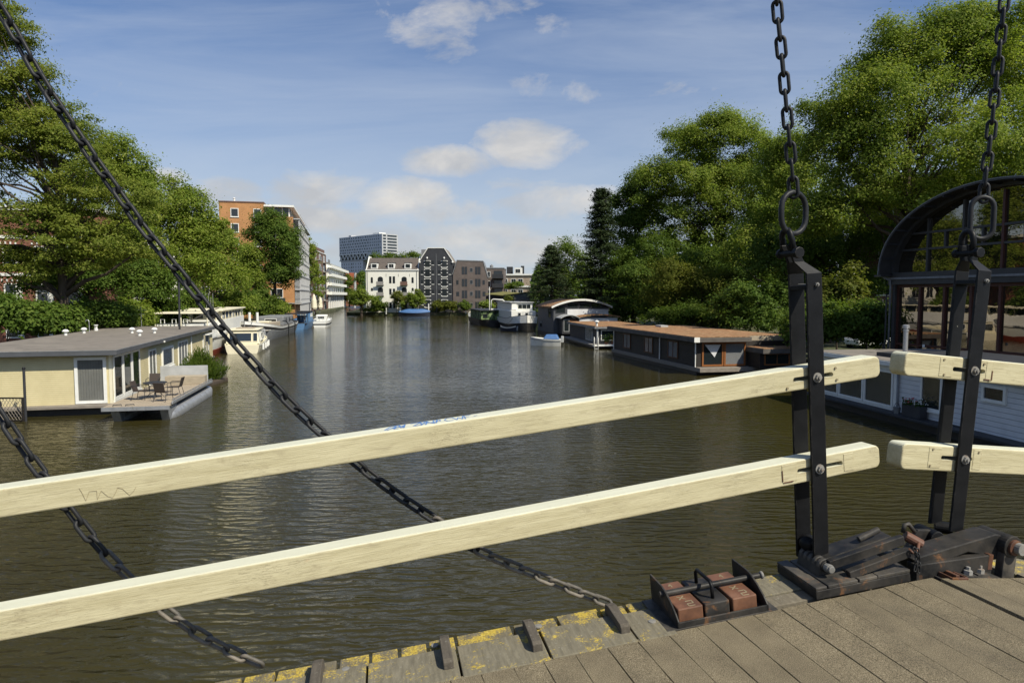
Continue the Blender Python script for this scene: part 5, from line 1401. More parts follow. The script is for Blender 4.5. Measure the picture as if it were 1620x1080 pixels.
def orange_block():
    Mx = frame2(-58.2, 137.0, .973, .231, .8)
    b = thing('apartment_block', 'tall orange brick apartment block behind the round tree', 'building', None, Mx)
    Wd, dp = 14.0, 40
    MB().box(0, 8.4, 0, dp, 0, 23.2).build('wall', M['orange_brick'], b)
    MB().box(8.4, Wd, .0, dp, 0, 20.6).build('wall', M['orange_brick'], b)
    MB().box(8.45, 13.2, 1.2, dp-2, 20.6, 22.6).build('penthouse', M['window_dark'], b)
    MB().box(8.41, 14.2, .3, dp-1, 22.602, 23.0).build('penthouse_roof', M['frame'], b)
    for k in range(10): MB().box(13.2, 13.35, 1.3+k*3.6, 1.5+k*3.6, 20.6, 22.6).build('penthouse_post', M['frame'], b)
    for x_ in (8.5, 10.2, 11.8, 13.1): MB().box(x_, x_+.15, 1.05, 1.2, 20.6, 22.6).build('penthouse_post', M['frame'], b)
    MB().box(-.1, 8.5, -.1, dp, 23.202, 23.45).build('parapet', M['brown_brick'], b)
    MB().lathe([(.2,0),(.2,.7),(.3,.8),(.1,.95)], 8, T(2.6, 2, 23.45)).build('roof_vent', M['frame'], b)
    for z in (1.2, 3.8, 6.4, 9.1, 11.8, 14.5, 17.3, 20.3):
        for x_ in (2.9, 7.2):
            win(b, T(x_-.75, 0, z), 1.5, 1.75, nx=1, fm='frame', gm='window_dark', fw=.13, proud=.08, sill=.1)
    for z in (1.2, 4.2, 7.2, 10.2, 13.2, 16.2): win(b, T(9.4, 0, z), 2.4, 1.9, nx=2, gm='window_dark', fw=.12)
    # glazed galleries with pale lattice on the canal side
    MB().box(Wd+.002, Wd+.06, .6, dp, 3.0, 20.5).build('gallery_glass', M['window_dark'], b)
    for k in range(12):
        MB().box(Wd+1.0, Wd+1.25, .9+k*3.4, 1.1+k*3.4, 0, 20.4 - (1.2 if k > 5 else 0)).build('gallery_post', M['pale_grey_wall'], b)
    for z in (2.9, 5.8, 8.7, 11.6, 14.5, 17.4, 20.2):
        MB().box(Wd+.06, Wd+1.3, .7, dp, z, z+.2).build('gallery_slab', M['pale_grey_wall'], b)
        MB().box(Wd+1.2, Wd+1.24, 1.2, dp, z+1.05, z+1.15).build('handrail', M['pale_grey_wall'], b)
    MB().box(Wd-1.6, Wd+1.4, -.9, .0, 3.0, 3.2).build('balcony_slab', M['concrete'], b)
    MB().box(4.5, Wd-1.65, -1.6, -.002, 3.0, 3.2).build('balcony_slab', M['concrete'], b)
    MB().box(4.5, Wd-1.65, -1.6, -1.55, 3.2, 4.2).build('balustrade', M['dark'], b)
    w = thing('apartment_block', 'white rendered block just showing behind the orange one', 'building', None, frame2(-63.5, 145, .973, .231, .8))
    MB().box(0, 9, 0, 12, 0, 19.5).build('wall', M['white_wall'], w); MB().box(-.1, 9.1, -.1, 12, 19.502, 19.8).build('parapet', M['dark'], w)
    for z in (8, 11, 14, 17): win(w, T(1.2, 0, z), 1.6, 1.5, gm='window_dark')
orange_block()

def canal_flats():
    # brown brick flats with balconies
    A = onz(489, 496, .0); A = Vector((-57.6, 193, 0))
    Mx = frame2(-58.6, 193, -.125, .992, .8)
    b = thing('apartment_block', 'brown brick flats with stacked balconies beyond the ivy covered tree', 'building', None, Mx)
    Wd = 44
    MB().box(0, Wd, 0, 14, 0, 18.6).build('wall', M['brown_brick'], b)
    MB().box(12, Wd, .5, 14, 18.6, 20.2).build('upper_storey', M['brown_brick'], b); MB().box(-.1, Wd+.1, -.15, 14, 18.602, 18.85).build('cornice', M['frame'], b)
    for i, x in enumerate((3, 12, 21, 30, 39)):
        for z in (3.2, 6.4, 9.6, 12.8, 15.9):
            win(b, T(x-1.6, 0, z), 3.2, 2.1, nx=2, gm='window_dark', fw=.14)
            if i % 2 == 0:
                MB().box(x-2.4, x+2.4, -1.7, -.002, z-.35, z-.12).build('balcony_slab', M['concrete'], b)
                MB().box(x-2.4, x+2.4, -1.7, -1.62, z-.12, z+.9).build('balustrade', M['grey'], b)
        win(b, T(x-1.6, 0, .3), 3.2, 2.0, nx=2, gm='window_dark', fw=.14)
    MB().box(-.9, -.002, 0, 6, 0, 20).build('end_wall', M['brown_brick'], b)
    for z in (3.2, 6.4, 9.6, 12.8, 15.9): win(b, T(-.9, 5.4, z) @ RZ(-90), 1.6, 1.9, gm='window_dark')
    # front facing end wall toward the bridge
    e = thing('apartment_block', 'brown brick end block facing the bridge with white window strips', 'building', None, frame2(-66.8, 194.6, .93, .02, .8))
    MB().box(0, 8.3, 0, 10, 0, 19.4).build('wall', M['brown_brick'], e); MB().box(-.1, 8.4, -.1, 10, 19.402, 19.8).build('cornice', M['frame'], e)
    for z in (3, 6.2, 9.4, 12.6, 15.8):
        for x in (5.2, 7.2): win(e, T(x-.6, 0, z), 1.1, 2.0, gm='window_dark', fw=.16)
    # white flats over the water
    w = thing('apartment_block', 'white balconied flats standing on brick piers over the water', 'building', None, frame2(-65.6, 245, -.14, .99, .3))
    Wd = 62
    MB().box(0, Wd, 0.4, 14, .0, 5.6).build('base_wall', M['brown_brick'], w)
    MB().box(0, Wd, 0, 14, 5.602, 15.2).build('wall', M['white_wall'], w); MB().box(0, Wd-6, 1.5, 13, 15.2, 17.2).build('penthouse', M['white_wall'], w)
    MB().box(0, Wd-5.5, 1.2, 13, 17.202, 17.5).build('roof', M['lgrey'], w)
    for z in (5.6, 8.9, 12.2, 15.2):
        MB().box(-1.0, Wd+.6, -1.3, -.002, z-.1, z+.15).build('balcony_slab', M['frame'], w); MB().box(-1.0, Wd+.6, -1.3, -1.22, z+.15, z+.95).build('balustrade', M['white_wall'], w)
    for k in range(9):
        x = 3 + k*7
        for z in (6.2, 9.4, 12.6): win(w, T(x-1.6, 0, z), 3.2, 1.9, nx=2, gm='window_dark', fw=.1)
        MB().box(x-1.7, x-.9, .0, .39, 0, 5.4).build('pier', M['frame'], w); MB().box(x+.5, x+1.2, .0, .39, 0, 5.4).build('pier', M['frame'], w)
        win(w, T(x-.8, .4, .8), 1.2, 3.6, gm='window_dark', fw=.1, proud=.04)
    win(w, T(-.0, 10, 6.2) @ RZ(-90), 3, 1.9, nx=2, gm='window_dark'); win(w, T(0, 10, 9.4) @ RZ(-90), 3, 1.9, nx=2, gm='window_dark'); win(w, T(0, 10, 12.6) @ RZ(-90), 3, 1.9, nx=2, gm='window_dark')
canal_flats()

def tower():
    Mx = frame2(-163.0, 649, .722, -.692, 0)
    b = thing('tower_block', 'far grey tower block cantilevered over a white zigzag truss', 'building', None, Mx)
    L_, dp = 68, 17
    z0, z1, z2 = 38.5, 43.8, 59.8
    MB().box(0, L_, 0, dp, z1, z2).build('upper_block', M['tower_cladding'], b)
    MB().box(0, L_, .6, dp-.6, z0, z1-.002).build('truss_recess', M['window_dark'], b)
    MB().box(46, L_, -.01, dp, z0-6, z1-.002).build('end_block', M['tower_cladding'], b)
    MB().box(2, 38, .3, dp, -2, z0-.002).build('lower_block', M['tower_cladding'], b)
    MB().box(L_-.0, L_+.25, 0, dp, z0-12, z2).build('end_face', M['pale_grey_wall'], b)
    MB().box(0, L_, -.3, dp, z0-.9, z0-.003).build('truss_floor', M['pale_grey_wall'], b)
    MB().box(10, 14, 4, 9, z2, z2+2).build('roof_plant', M['pale_grey_wall'], b); MB().box(50, 60, 3, 10, z2, z2+1.6).build('roof_plant', M['frame'], b)
    t = MB()
    for k in range(8):
        x = .5 + k*5.7
        t.bar((x, -.1, z1-.2), (x+2.85, -.1, z0+.2), .5, .7, (0,1,0)); t.bar((x+2.85, -.1, z0+.2), (x+5.7, -.1, z1-.2), .5, .7, (0,1,0))
    t.bar((0,-.1,z1-.1),(46,-.1,z1-.1),.5,.7).build('truss', M['frame'], b)
    rr = random.Random(8)
    k = 0
    wm = MB().box(0, 2.2, -.06, .02, 0, 1.35).mesh('window', M['window_dark']); ws = MB().box(0, 1.2, -.06, .02, 0, 1.35).mesh('window', M['window_dark'])
    for r in range(6):
        x = .8 + (r % 2)*1.0
        while x < L_-2.5:
            wide = x < 46 and rr.random() < .8
            inst(wm if wide else ws, 'window', b, T(x, 0, z1+.6+r*2.62)); x += (3.4 if wide else 2.6) + rr.choice([0, .4]) + .4
            k += 1
    for r in range(7):
        z = z1+.5-2.6+r*2.62
        MB().box(L_+.25, L_+.32, 1.2, 4.2, z, z+1.5).box(L_+.25, L_+.32, 5.6, dp-1.2, z, z+1.5).build('window_strip', M['window_dark'], b)
    ws2 = MB().box(0, 1.0, .22, .32, 0, 1.4).mesh('window', M['window_dark'])
    sm = MB()
    for r in range(9):
        for c_ in range(9): sm.box(3.5+c_*3.8, 4.5+c_*3.8 + (1.2 if c_ == 4 else 0), .24, .32, 10+r*3.0, 11.4+r*3.0)
    o = sm.build('window_grid', M['window_dark'], b); o['kind'] = 'stuff'
    wc = thing('office_block', 'small pale block under the overhang of the far tower', 'building', None, Mx)
    MB().box(39, 58, 6, dp+6, -2, z0-2).build('wall', M['pale_grey_wall'], wc)
    for z in (20, 26): MB().box(50, 56, 5.9, 6.1, z, z+2.4).build('window', M['window_dark'], wc)
tower()

def warehouses():
    # --- white warehouse
    b = thing('warehouse', 'white plastered canal warehouse with arched black doors and dark roof', 'building', 'canal warehouses', frame2(-40.5, 190, 1, 0, .8))
    Wd, ez = 14.55, 11.6
    MB().box(0, Wd, 0, 11, 0, ez).build('wall', M['white_wall'], b)
    MB().box(-.12, Wd+.12, -.22, .3, ez+.002, ez+.32).build('cornice', M['frame'], b)
    MB().prism([(.1, ez+.3),(4.4, 15.3),(6.6,15.3),(10.9, ez+.3)], .28, Wd-.28, 'yz').build('roof', M['roof_tile'], b)
    for x0 in (0, Wd-.28): MB().prism([(0, ez),(4.3, 15.7),(6.7,15.7),(11, ez)], x0-.02, x0+.26, 'yz').build('gable_parapet', M['white_wall'], b)
    for x in (2.3, 7.0, 11.6):
        MB().box(x-.95, x+.95, .35, 3.2, ez+.5, ez+2.05).build('dormer', M['frame'], b); MB().box(x-1.05, x+1.05, .3, 3.3, ez+2.052, ez+2.2).build('dormer_roof', M['dark'], b)
        win(b, T(x-.75, .35, ez+.65), 1.5, 1.25, nx=2 if x == 7 else 1, gm='window_dark', fw=.12)
    M_ = dict(gm='window_dark', fm='black', fw=.08, proud=.05)
    for x in (4.0, 10.6):
        for i, z in enumerate((.5, 4.85, 7.8)):
            win(b, T(x-.72, 0, z), 1.44, 1.55 if i else 2.2, nx=2, arch=i > 0, name='loading_door', **M_)
            if i: MB().box(x-1.0, x+1.0, -.9, -.002, z-.25, z-.1).box(x-1.0, x+1.0, -.9, -.86, z-.1, z+.75).build('balcony', M['concrete'] if x < 9 or i == 1 else M['brown_brick'], b)
    for x in (1.65, 12.95):
        win(b, T(x-.28, 0, 8.2), .56, 1.35, arch=True, **M_); win(b, T(x-.28, 0, 6.0), .56, .6, arch=True, **M_); win(b, T(x-.3, 0, 1.0), .6, 1.5, **M_)
    for x in (6.75, 7.75):
        win(b, T(x-.3, 0, 8.1), .62, 1.9, **M_); win(b, T(x-.3, 0, 5.0), .62, 1.6, **M_); win(b, T(x-.3, 0, 1.2), .62, 1.6, **M_)
    for x in (.4, Wd-.45): MB().cyl((x,-.06,0), (x,-.06,ez), .07, 6).build('downpipe', M['grey'], b)
    for x in (5.6, 9.0, 12.1): MB().box(x-.04, x+.04, -.03, 0, 9.9, 10.7).build('wall_anchor', M['black'], b)
    # --- black warehouse
    c = thing('warehouse', 'black canal warehouse with white framed loading doors and clipped gable', 'building', 'canal warehouses', frame2(-25.7, 190.2, 1, 0, .8))
    Wd = 9.3; gp = [(0,0),(Wd,0),(Wd,13.9),(6.75,17.7),(2.55,17.7),(0,13.9)]
    MB().prism(gp, 0, 16, 'xz').build('wall', M['black_wall'], c)
    MB().prism([(-.15,13.8),(2.45,17.72),(6.85,17.72),(Wd+.15,13.8),(Wd+.25,14.05),(6.95,17.95),(2.35,17.95),(-.25,14.05)], -.15, .25, 'xz').build('gable_trim', M['frame_dull'], c)
    MB().prism([(0,13.95),(2.55,17.75),(6.75,17.75),(Wd,13.95),(Wd,14.1),(6.8,17.9),(2.5,17.9),(0,14.1)], .25, 16.2, 'xz').build('roof', M['roof_felt'], c)
    for x in (2.25, 6.95):
        for z in (12.55, 9.95, 7.3, 4.6, 1.5):
            h = 2.0 if z < 12 else 1.7
            win(c, T(x-.66, 0, z), 1.32, h, nx=2, gm='window_dark', fw=.1, proud=.06, fm='dark', name='loading_door')
            s = MB()
            for zz in (z, z+h*.5, z+h-.1):
                s.box(x-.95, x-.67, -.09, -.0, zz-.08, zz+.16).box(x+.67, x+.95, -.09, -.0, zz-.08, zz+.16)
            s.box(x-.78, x+.78, -.12, -.0, z-.22, z-.04).box(x-.74, x+.74, -.09, 0, z+h+.02, z+h+.14); s.build('stone_surround', M['frame_dull'], c)
        MB().bar((x, -.9, 15.25), (x, .1, 15.25), .16, .2).ball((x,-.75,15.0), .28, 8).build('hoist_beam', M['frame_dull'], c)
    for x in (.75, 3.75, 5.5, 8.5):
        for z in ((10.6, 7.9, 5.2, 2.2) if x in (.75, 8.5) else (13.2, 10.6, 7.9, 5.2, 2.2)):
            win(c, T(x-.28, 0, z), .56, 1.1, gm='window_dark', fm='dark', fw=.06, proud=.04)
            MB().box(x-.36, x+.36, -.12, -.002, z-.18, z-.03).build('sill', M['frame_dull'], c)
    MB().cyl((4.65,-.08,0), (4.65,-.08,16.2), .07, 6).build('downpipe', M['grey'], c)
    for x in (.1, Wd-.1): MB().ball((x,-.1,13.9), .3, 8).build('corner_ball', M['frame_dull'], c)
    MB().box(.2, 1.6, 3, 5, 15.5, 17.6).build('chimney', M['grey'], c)
    # --- brown warehouse
    d = thing('warehouse', 'brown brick canal house with flat cut sloping gable', 'building', 'canal warehouses', frame2(-16.35, 190, 1, 0, .8))
    MB().prism([(0,0),(9.5,0),(9.5,9.6),(8.25,14.05),(1.2,14.3),(0,10.4)], 0, 14, 'xz').build('wall', M['purple_brick'], d)
    MB().prism([(-.1,10.4),(1.15,14.3),(8.3,14.05),(9.6,9.6),(9.7,9.9),(8.4,14.3),(1.05,14.55),(-.2,10.7)], -.08, 14.2, 'xz').build('coping', M['grey'], d)
    for z in (10.7, 7.35, 4.15, 1.0):
        for x in (2.8, 3.6, 6.5, 7.3): win(d, T(x-.35, 0, z-.15), .66, 2.1, gm='window_dark', fm='dark', fw=.07, proud=.05)
        win(d, T(4.65, 0, z+.5), .85, 1.15, gm='window_dark', fm='grey', fw=.08, proud=.05)
        for x in ((1.2, 8.5) if z < 10 else ()): win(d, T(x-.3, 0, z+.4), .62 if z > 5 else .8, 1.2, gm='window_dark', fm='dark', fw=.07, proud=.05)
    # --- neighbours to the right
    e = thing('apartment_block', 'grey brown block with dark balconies right of the brown warehouse', 'building', None, frame2(-7.6, 197, 1, -.05, .8))
    MB().box(0, 5.2, 0, 12, 0, 12.4).build('wall', M['purple_brick'], e); MB().box(-.1, 5.3, -.1, 12, 12.402, 12.7).build('parapet', M['grey'], e)
    for z in (1.5, 4.8, 7.2, 9.9):
        win(e, T(.5, 0, z), .9, 1.7, gm='window_dark', fw=.1); win(e, T(2.4, 0, z), 2.4, 1.9, nx=2, gm='window_dark', fm='dark')
        MB().box(2.0, 5.2, -1.5, -.002, z-.3, z-.12).box(2.0, 5.2, -1.5, -1.44, z-.12, z+.9).build('balcony', M['dark'], e)
    MB().lathe([(.5,0),(.5,.7),(.05,1.1)], 8, T(1.5, 3, 12.7)).build('roof_vent', M['grey'], e)
    f = thing('apartment_block', 'pale brick flats with white bands beside the dark pine', 'building', None, frame2(-4.4, 258, .99, -.1, .8))
    MB().box(0, 17, 0, 10, 0, 12.6).build('wall', M['pale_brick'], f)
    for z in (4.2, 8.2, 12.6): MB().box(-.2, 17.2, -.5, -.002, z-.35, z+.25).build('white_band', M['frame'], f)
    for z in (1.2, 5.2, 9.2):
        for x in (1.8, 5.0, 7.6, 12.2, 15): win(f, T(x-1.0, 0, z), 2.0, 1.9, nx=2, gm='window_dark', fw=.16)
        MB().box(.2, 4, -1.2, -.9, z-.6, z+.4).build('balustrade', M['lgrey'], f)
    MB().box(5.2, 8, 1, 4, 12.85, 15.2).build('roof_house', M['frame'], f); win(f, T(5.6, 1, 13.2), 1.9, 1.5, nx=2, gm='window_dark')
    MB().box(2.2, 4.4, 2, 4, 12.85, 15.6).build('chimney', M['dark'], f); MB().box(7.4, 8.6, 4.2, 5.2, 12.85, 16).build('chimney', M['dark'], f)
    g_ = thing('boathouse', 'black boarded boathouse with mossy roof at the canal corner', 'building', None, frame2(-6.4, 168, .93, -.36, .8))
    MB().box(0, 4.6, 0, 12, 0, 4.6).prism([(0,4.6),(12,4.6),(12,5.3)], .0, 4.6, 'yz').build('wall', M['dark_wood'], g_)
    h_ = MB().box(4.6, 11.5, .0, 12, 0, 4.9).build('wall', M['slate_wall'], g_)
    MB().add([(-.2,-.3,5.0),(4.6,-.3,4.62),(11.8,-.3,5.6),(11.8,12,6.2),(4.6,12,5.3),(-.2,12,5.6),(-.2,-.3,5.12),(4.6,-.3,4.75),(11.8,-.3,5.73),(11.8,12,6.33),(4.6,12,5.43),(-.2,12,5.73)],
             [(5,4,1,0),(4,3,2,1),(6,7,10,11),(7,8,9,10),(0,1,7,6),(1,2,8,7),(2,3,9,8),(3,4,10,9),(4,5,11,10),(5,0,6,11)]).build('roof', M['moss'], g_)
    MB().prism([(4.6,4.9),(11.5,4.9),(11.5,5.5),(4.6,4.6)], .02, 11.9, 'xz').build('gable', M['slate_wall'], g_)
    win(g_, T(6.0, 0, 2.5), 1.1, 1.5, gm='frame', fm='frame'); win(g_, T(9.2, 0, 1.3), 1.0, 2.4, gm='window_dark', fm='dark', name='door')
    k_ = thing('house', 'red roofed brick house glimpsed beside the white warehouse', 'building', None, frame2(-78, 310, .98, .1, .8))
    MB().box(0, 9, 0, 9, 0, 10).build('wall', M['red_brick'], k_); MB().prism([(-.4,10),(9.4,10),(9.4,10.2),(6.5,15),(3.0,15),(-.4,10.2)], -.4, 9.3, 'xz').build('roof', M['red_tile'], k_)
    for z in (2, 5.5): 
        for x in (1.5, 4.5, 7.5): win(k_, T(x-.7, 0, z), 1.4, 2.0, nx=2, gm='window_dark', fw=.16)
    k2 = thing('house', 'brick house with white window frames at the end of the side canal', 'building', None, frame2(-90, 330, .98, .1, .8))
    MB().box(0, 11, 0, 9, 0, 11).build('wall', M['red_brick'], k2); MB().box(-.3, 11.3, -.3, 9, 11.002, 11.5).build('cornice', M['frame'], k2)
    for z in (1, 4.4, 7.8):
        for x in (1.5, 4.2, 6.9, 9.5): win(k2, T(x-.7, 0, z), 1.4, 2.1, nx=2, gm='window_dark', fw=.18)
warehouses()

def row_houses():
    b = thing('row_house', 'red brick row house with white panels behind the left trees', 'building', None, frame2(-59, 61.5, .968, .25, .8))
    Wd = 20
    MB().box(0, Wd, 0, 10, 0, 12.6).build('wall', M['red_brick'], b)
    for z in (3.1, 6.6, 10.1): MB().box(-.05, Wd+.05, -.10, -.002, z-.12, z+.14).build('white_band', M['frame'], b)
    for i, x in enumerate((1.2, 3.8, 6.4, 9.0, 11.6, 14.2, 16.8)):
        for z in (.6, 3.9, 7.4):
            win(b, T(x, 0, z), 1.1, 1.9, ny=2, gm='window_dark', fw=.12, proud=.07)
            MB().box(x+1.12, x+1.5, -.08, -.001, z-.0, z+1.9).build('white_panel', M['frame'], b)
            s = MB()
            for q in range(4): s.box(x-.2+q*.42, x-.08+q*.42, -.07, 0, z+2.05, z+2.28)
            s.build('keystone', M['frame'], b)
    for x in (9.9, 10.2): MB().cyl((x-.75,-.14,0), (x-.75,-.14,12.6), .07, 8).build('downpipe', M['grey'], b)
    MB().box(-.2, Wd+.2, -.3, 10, 12.602, 13.0).build('cornice', M['frame'], b)
    c = thing('row_house', 'pale plastered row house glimpsed through the left trees', 'building', None, frame2(-38.8+-12.5, 86, .968, .25, .8))
    MB().box(0, 9, 0, 9, 0, 11).build('wall', M['white_wall'], c); MB().box(-.2, 9.2, -.2, 9, 11.002, 11.4).build('cornice', M['frame'], c)
    for z in (.8, 4.2, 7.6):
        for x in (.8, 3.6, 6.4): win(c, T(x, 0, z), 1.5, 2.0, nx=2, gm='window_dark', fw=.14)
    d = thing('row_house', 'brick row house beyond the pale one on the left bank', 'building', None, frame2(-54.5, 112, .968, .25, .8))
    MB().box(0, 8, 0, 9, 0, 9.9).build('wall', M['brown_brick'], d); MB().box(-.2, 8.2, -.2, 9, 9.902, 10.2).build('cornice', M['frame'], d)
    for z in (.8, 4.2, 7.6):
        for x in (.8, 3.4, 5.9): win(d, T(x, 0, z), 1.3, 2.0, nx=2, gm='window_dark', fw=.14)
    e = thing('brick_house', 'dark brick house in deep shade behind the right trees', 'building', None, frame2(35.2, 68, .96, -.28, .8))
    MB().box(0, 12, 0, 9, 0, 16).build('wall', M['brown_brick'], e); MB().box(-.2, 12.2, -.2, 9, 16.002, 16.4).build('cornice', M['frame'], e)
    for z in (1, 4.6, 8.2, 11.8):
        for x in (.9, 3.6, 6.4, 9.2): win(e, T(x, 0, z), 1.3, 2.2, nx=2, gm='window_dark', fw=.13)
row_houses()

# small things on the banks
pole('mooring_pole', 'black mooring pole rising between the yellow houseboat and the passenger boat', 283, 518, 283, 446, 50, .07, 'dark')
pole('bank_pole', 'slim grey pole on the right bank in front of the shrubs', 1397, 560, 1396, 476, 46, .05, 'grey')
pole('bank_pole', 'tall pale lamp column at the mouth of the side canal', 561, 487, 562, 431, 250, .45, 'lgrey', 'lamp column')
for i, (px, py0, py1, Y) in enumerate(((737,496,478,187),(762,497,476,180),(633,497,479,186),(678,498,480,186),(611,497,478,186.5))):
    pole('mooring_post', ['white topped post below the brown warehouse', 'white topped post nearest the overgrown barge', 'slim post left of the blue tarpaulin boat', 'slim post right of the blue tarpaulin boat', 'post beside the low white boat'][i], px, py0, px, py1, Y, .16, 'frame', 'mooring post', 'posts along the far bank')
def parasol(label, px, py, Y):
    p = aty(px, py, Y); b = thing('parasol', label, 'parasol', 'closed parasols on the quay', loc=(p.x, p.y, .85))
    MB().cyl((0,0,0),(0,0,4.6),.08,8).build('pole', M['grey'], b)
    MB().lathe([(.55,1.2),(.75,1.6),(.6,3.4),(.3,4.6),(.05,5.0)], 8).build('canopy', M['cream'], b)
parasol('folded cream parasol on the quay below the brown flats, nearer one', 497, 487, 170)
parasol('folded cream parasol on the quay below the brown flats, farther one', 506, 486, 178)
def parked_car():
    p = aty(1377, 500, 60); b = thing('parked_car', 'white car half hidden behind the right bank shrubs', 'car', None, loc=(p.x, p.y, .85), rz=R(20))
    MB().prism([(-2.1,.3),(2.1,.3),(2.15,.75),(1.35,.9),(-2.0,.95),(-2.15,.7)], -.85, .85, 'xz').build('body', M['white'], b, bevel=.08)
    MB().prism([(-1.8,.95),(1.2,.9),(.55,1.45),(-1.3,1.5)], -.75, .75, 'xz').build('cabin', M['window_dark'], b, bevel=.06); MB().box(-1.3,.55,-.74,.74,1.47,1.53).build('roof', M['white'], b, bevel=.03)
    for x_ in (-1.35, 1.35):
        for y_ in (-.86, .86): MB().cyl((x_, y_-.1, .32),(x_, y_+.1, .32), .32, 16).build('wheel', M['rubber'], b)
    for y_ in (-.6,.6): MB().box(2.12,2.18,y_-.15,y_+.15,.6,.72).build('headlight', M['frame'], b)
parked_car()
# ------------------------------------------------------------------ trees and shrubs
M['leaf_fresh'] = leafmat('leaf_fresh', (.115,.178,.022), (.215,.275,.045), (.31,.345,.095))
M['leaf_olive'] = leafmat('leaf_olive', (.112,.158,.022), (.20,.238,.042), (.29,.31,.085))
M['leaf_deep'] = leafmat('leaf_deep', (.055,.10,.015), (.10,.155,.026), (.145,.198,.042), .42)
M['leaf_yellow'] = leafmat('leaf_yellow', (.09,.115,.017), (.145,.165,.03), (.2,.2,.05))
M['needle'] = leafmat('pine_needles', (.022,.038,.016), (.04,.06,.025), (.065,.085,.035), .1)
M['leaf_bush'] = leafmat('leaf_bush', (.07,.122,.017), (.118,.172,.028), (.168,.21,.05))
M['blossom'] = paint('white_blossom', (.62,.62,.5), (.5,.5,.4), 20, .8)

def leaf_mesh(name, mat, pts, dirs, size, rs, aspect=.55, up=.55, fold=0):
    n = len(pts)
    nr = rs.normal(size=(n,3))*.46 + dirs*.85 + np.array((0,0,up)); nr /= np.linalg.norm(nr, axis=1)[:,None]
    t = rs.normal(size=(n,3)); t -= nr*(t*nr).sum(1)[:,None]; t /= np.linalg.norm(t, axis=1)[:,None]
    s = np.cross(nr, t)
    L = size*rs.uniform(.55, 1.25, n)[:,None]
    V = np.empty((n,4,3)); V[:,0] = pts - t*L*.5; V[:,1] = pts + s*L*aspect*.5 + t*L*.06; V[:,2] = pts + t*L*.5; V[:,3] = pts - s*L*aspect*.5 + t*L*.06
    me = bpy.data.meshes.new(name); me.vertices.add(n*4); me.vertices.foreach_set('co', V.reshape(-1).astype(np.float32))
    me.loops.add(n*4); me.loops.foreach_set('vertex_index', np.arange(n*4, dtype=np.int32))
    me.polygons.add(n); me.polygons.foreach_set('loop_start', np.arange(0, n*4, 4, dtype=np.int32))
    me.update(calc_edges=True); me.materials.append(mat)
    return me

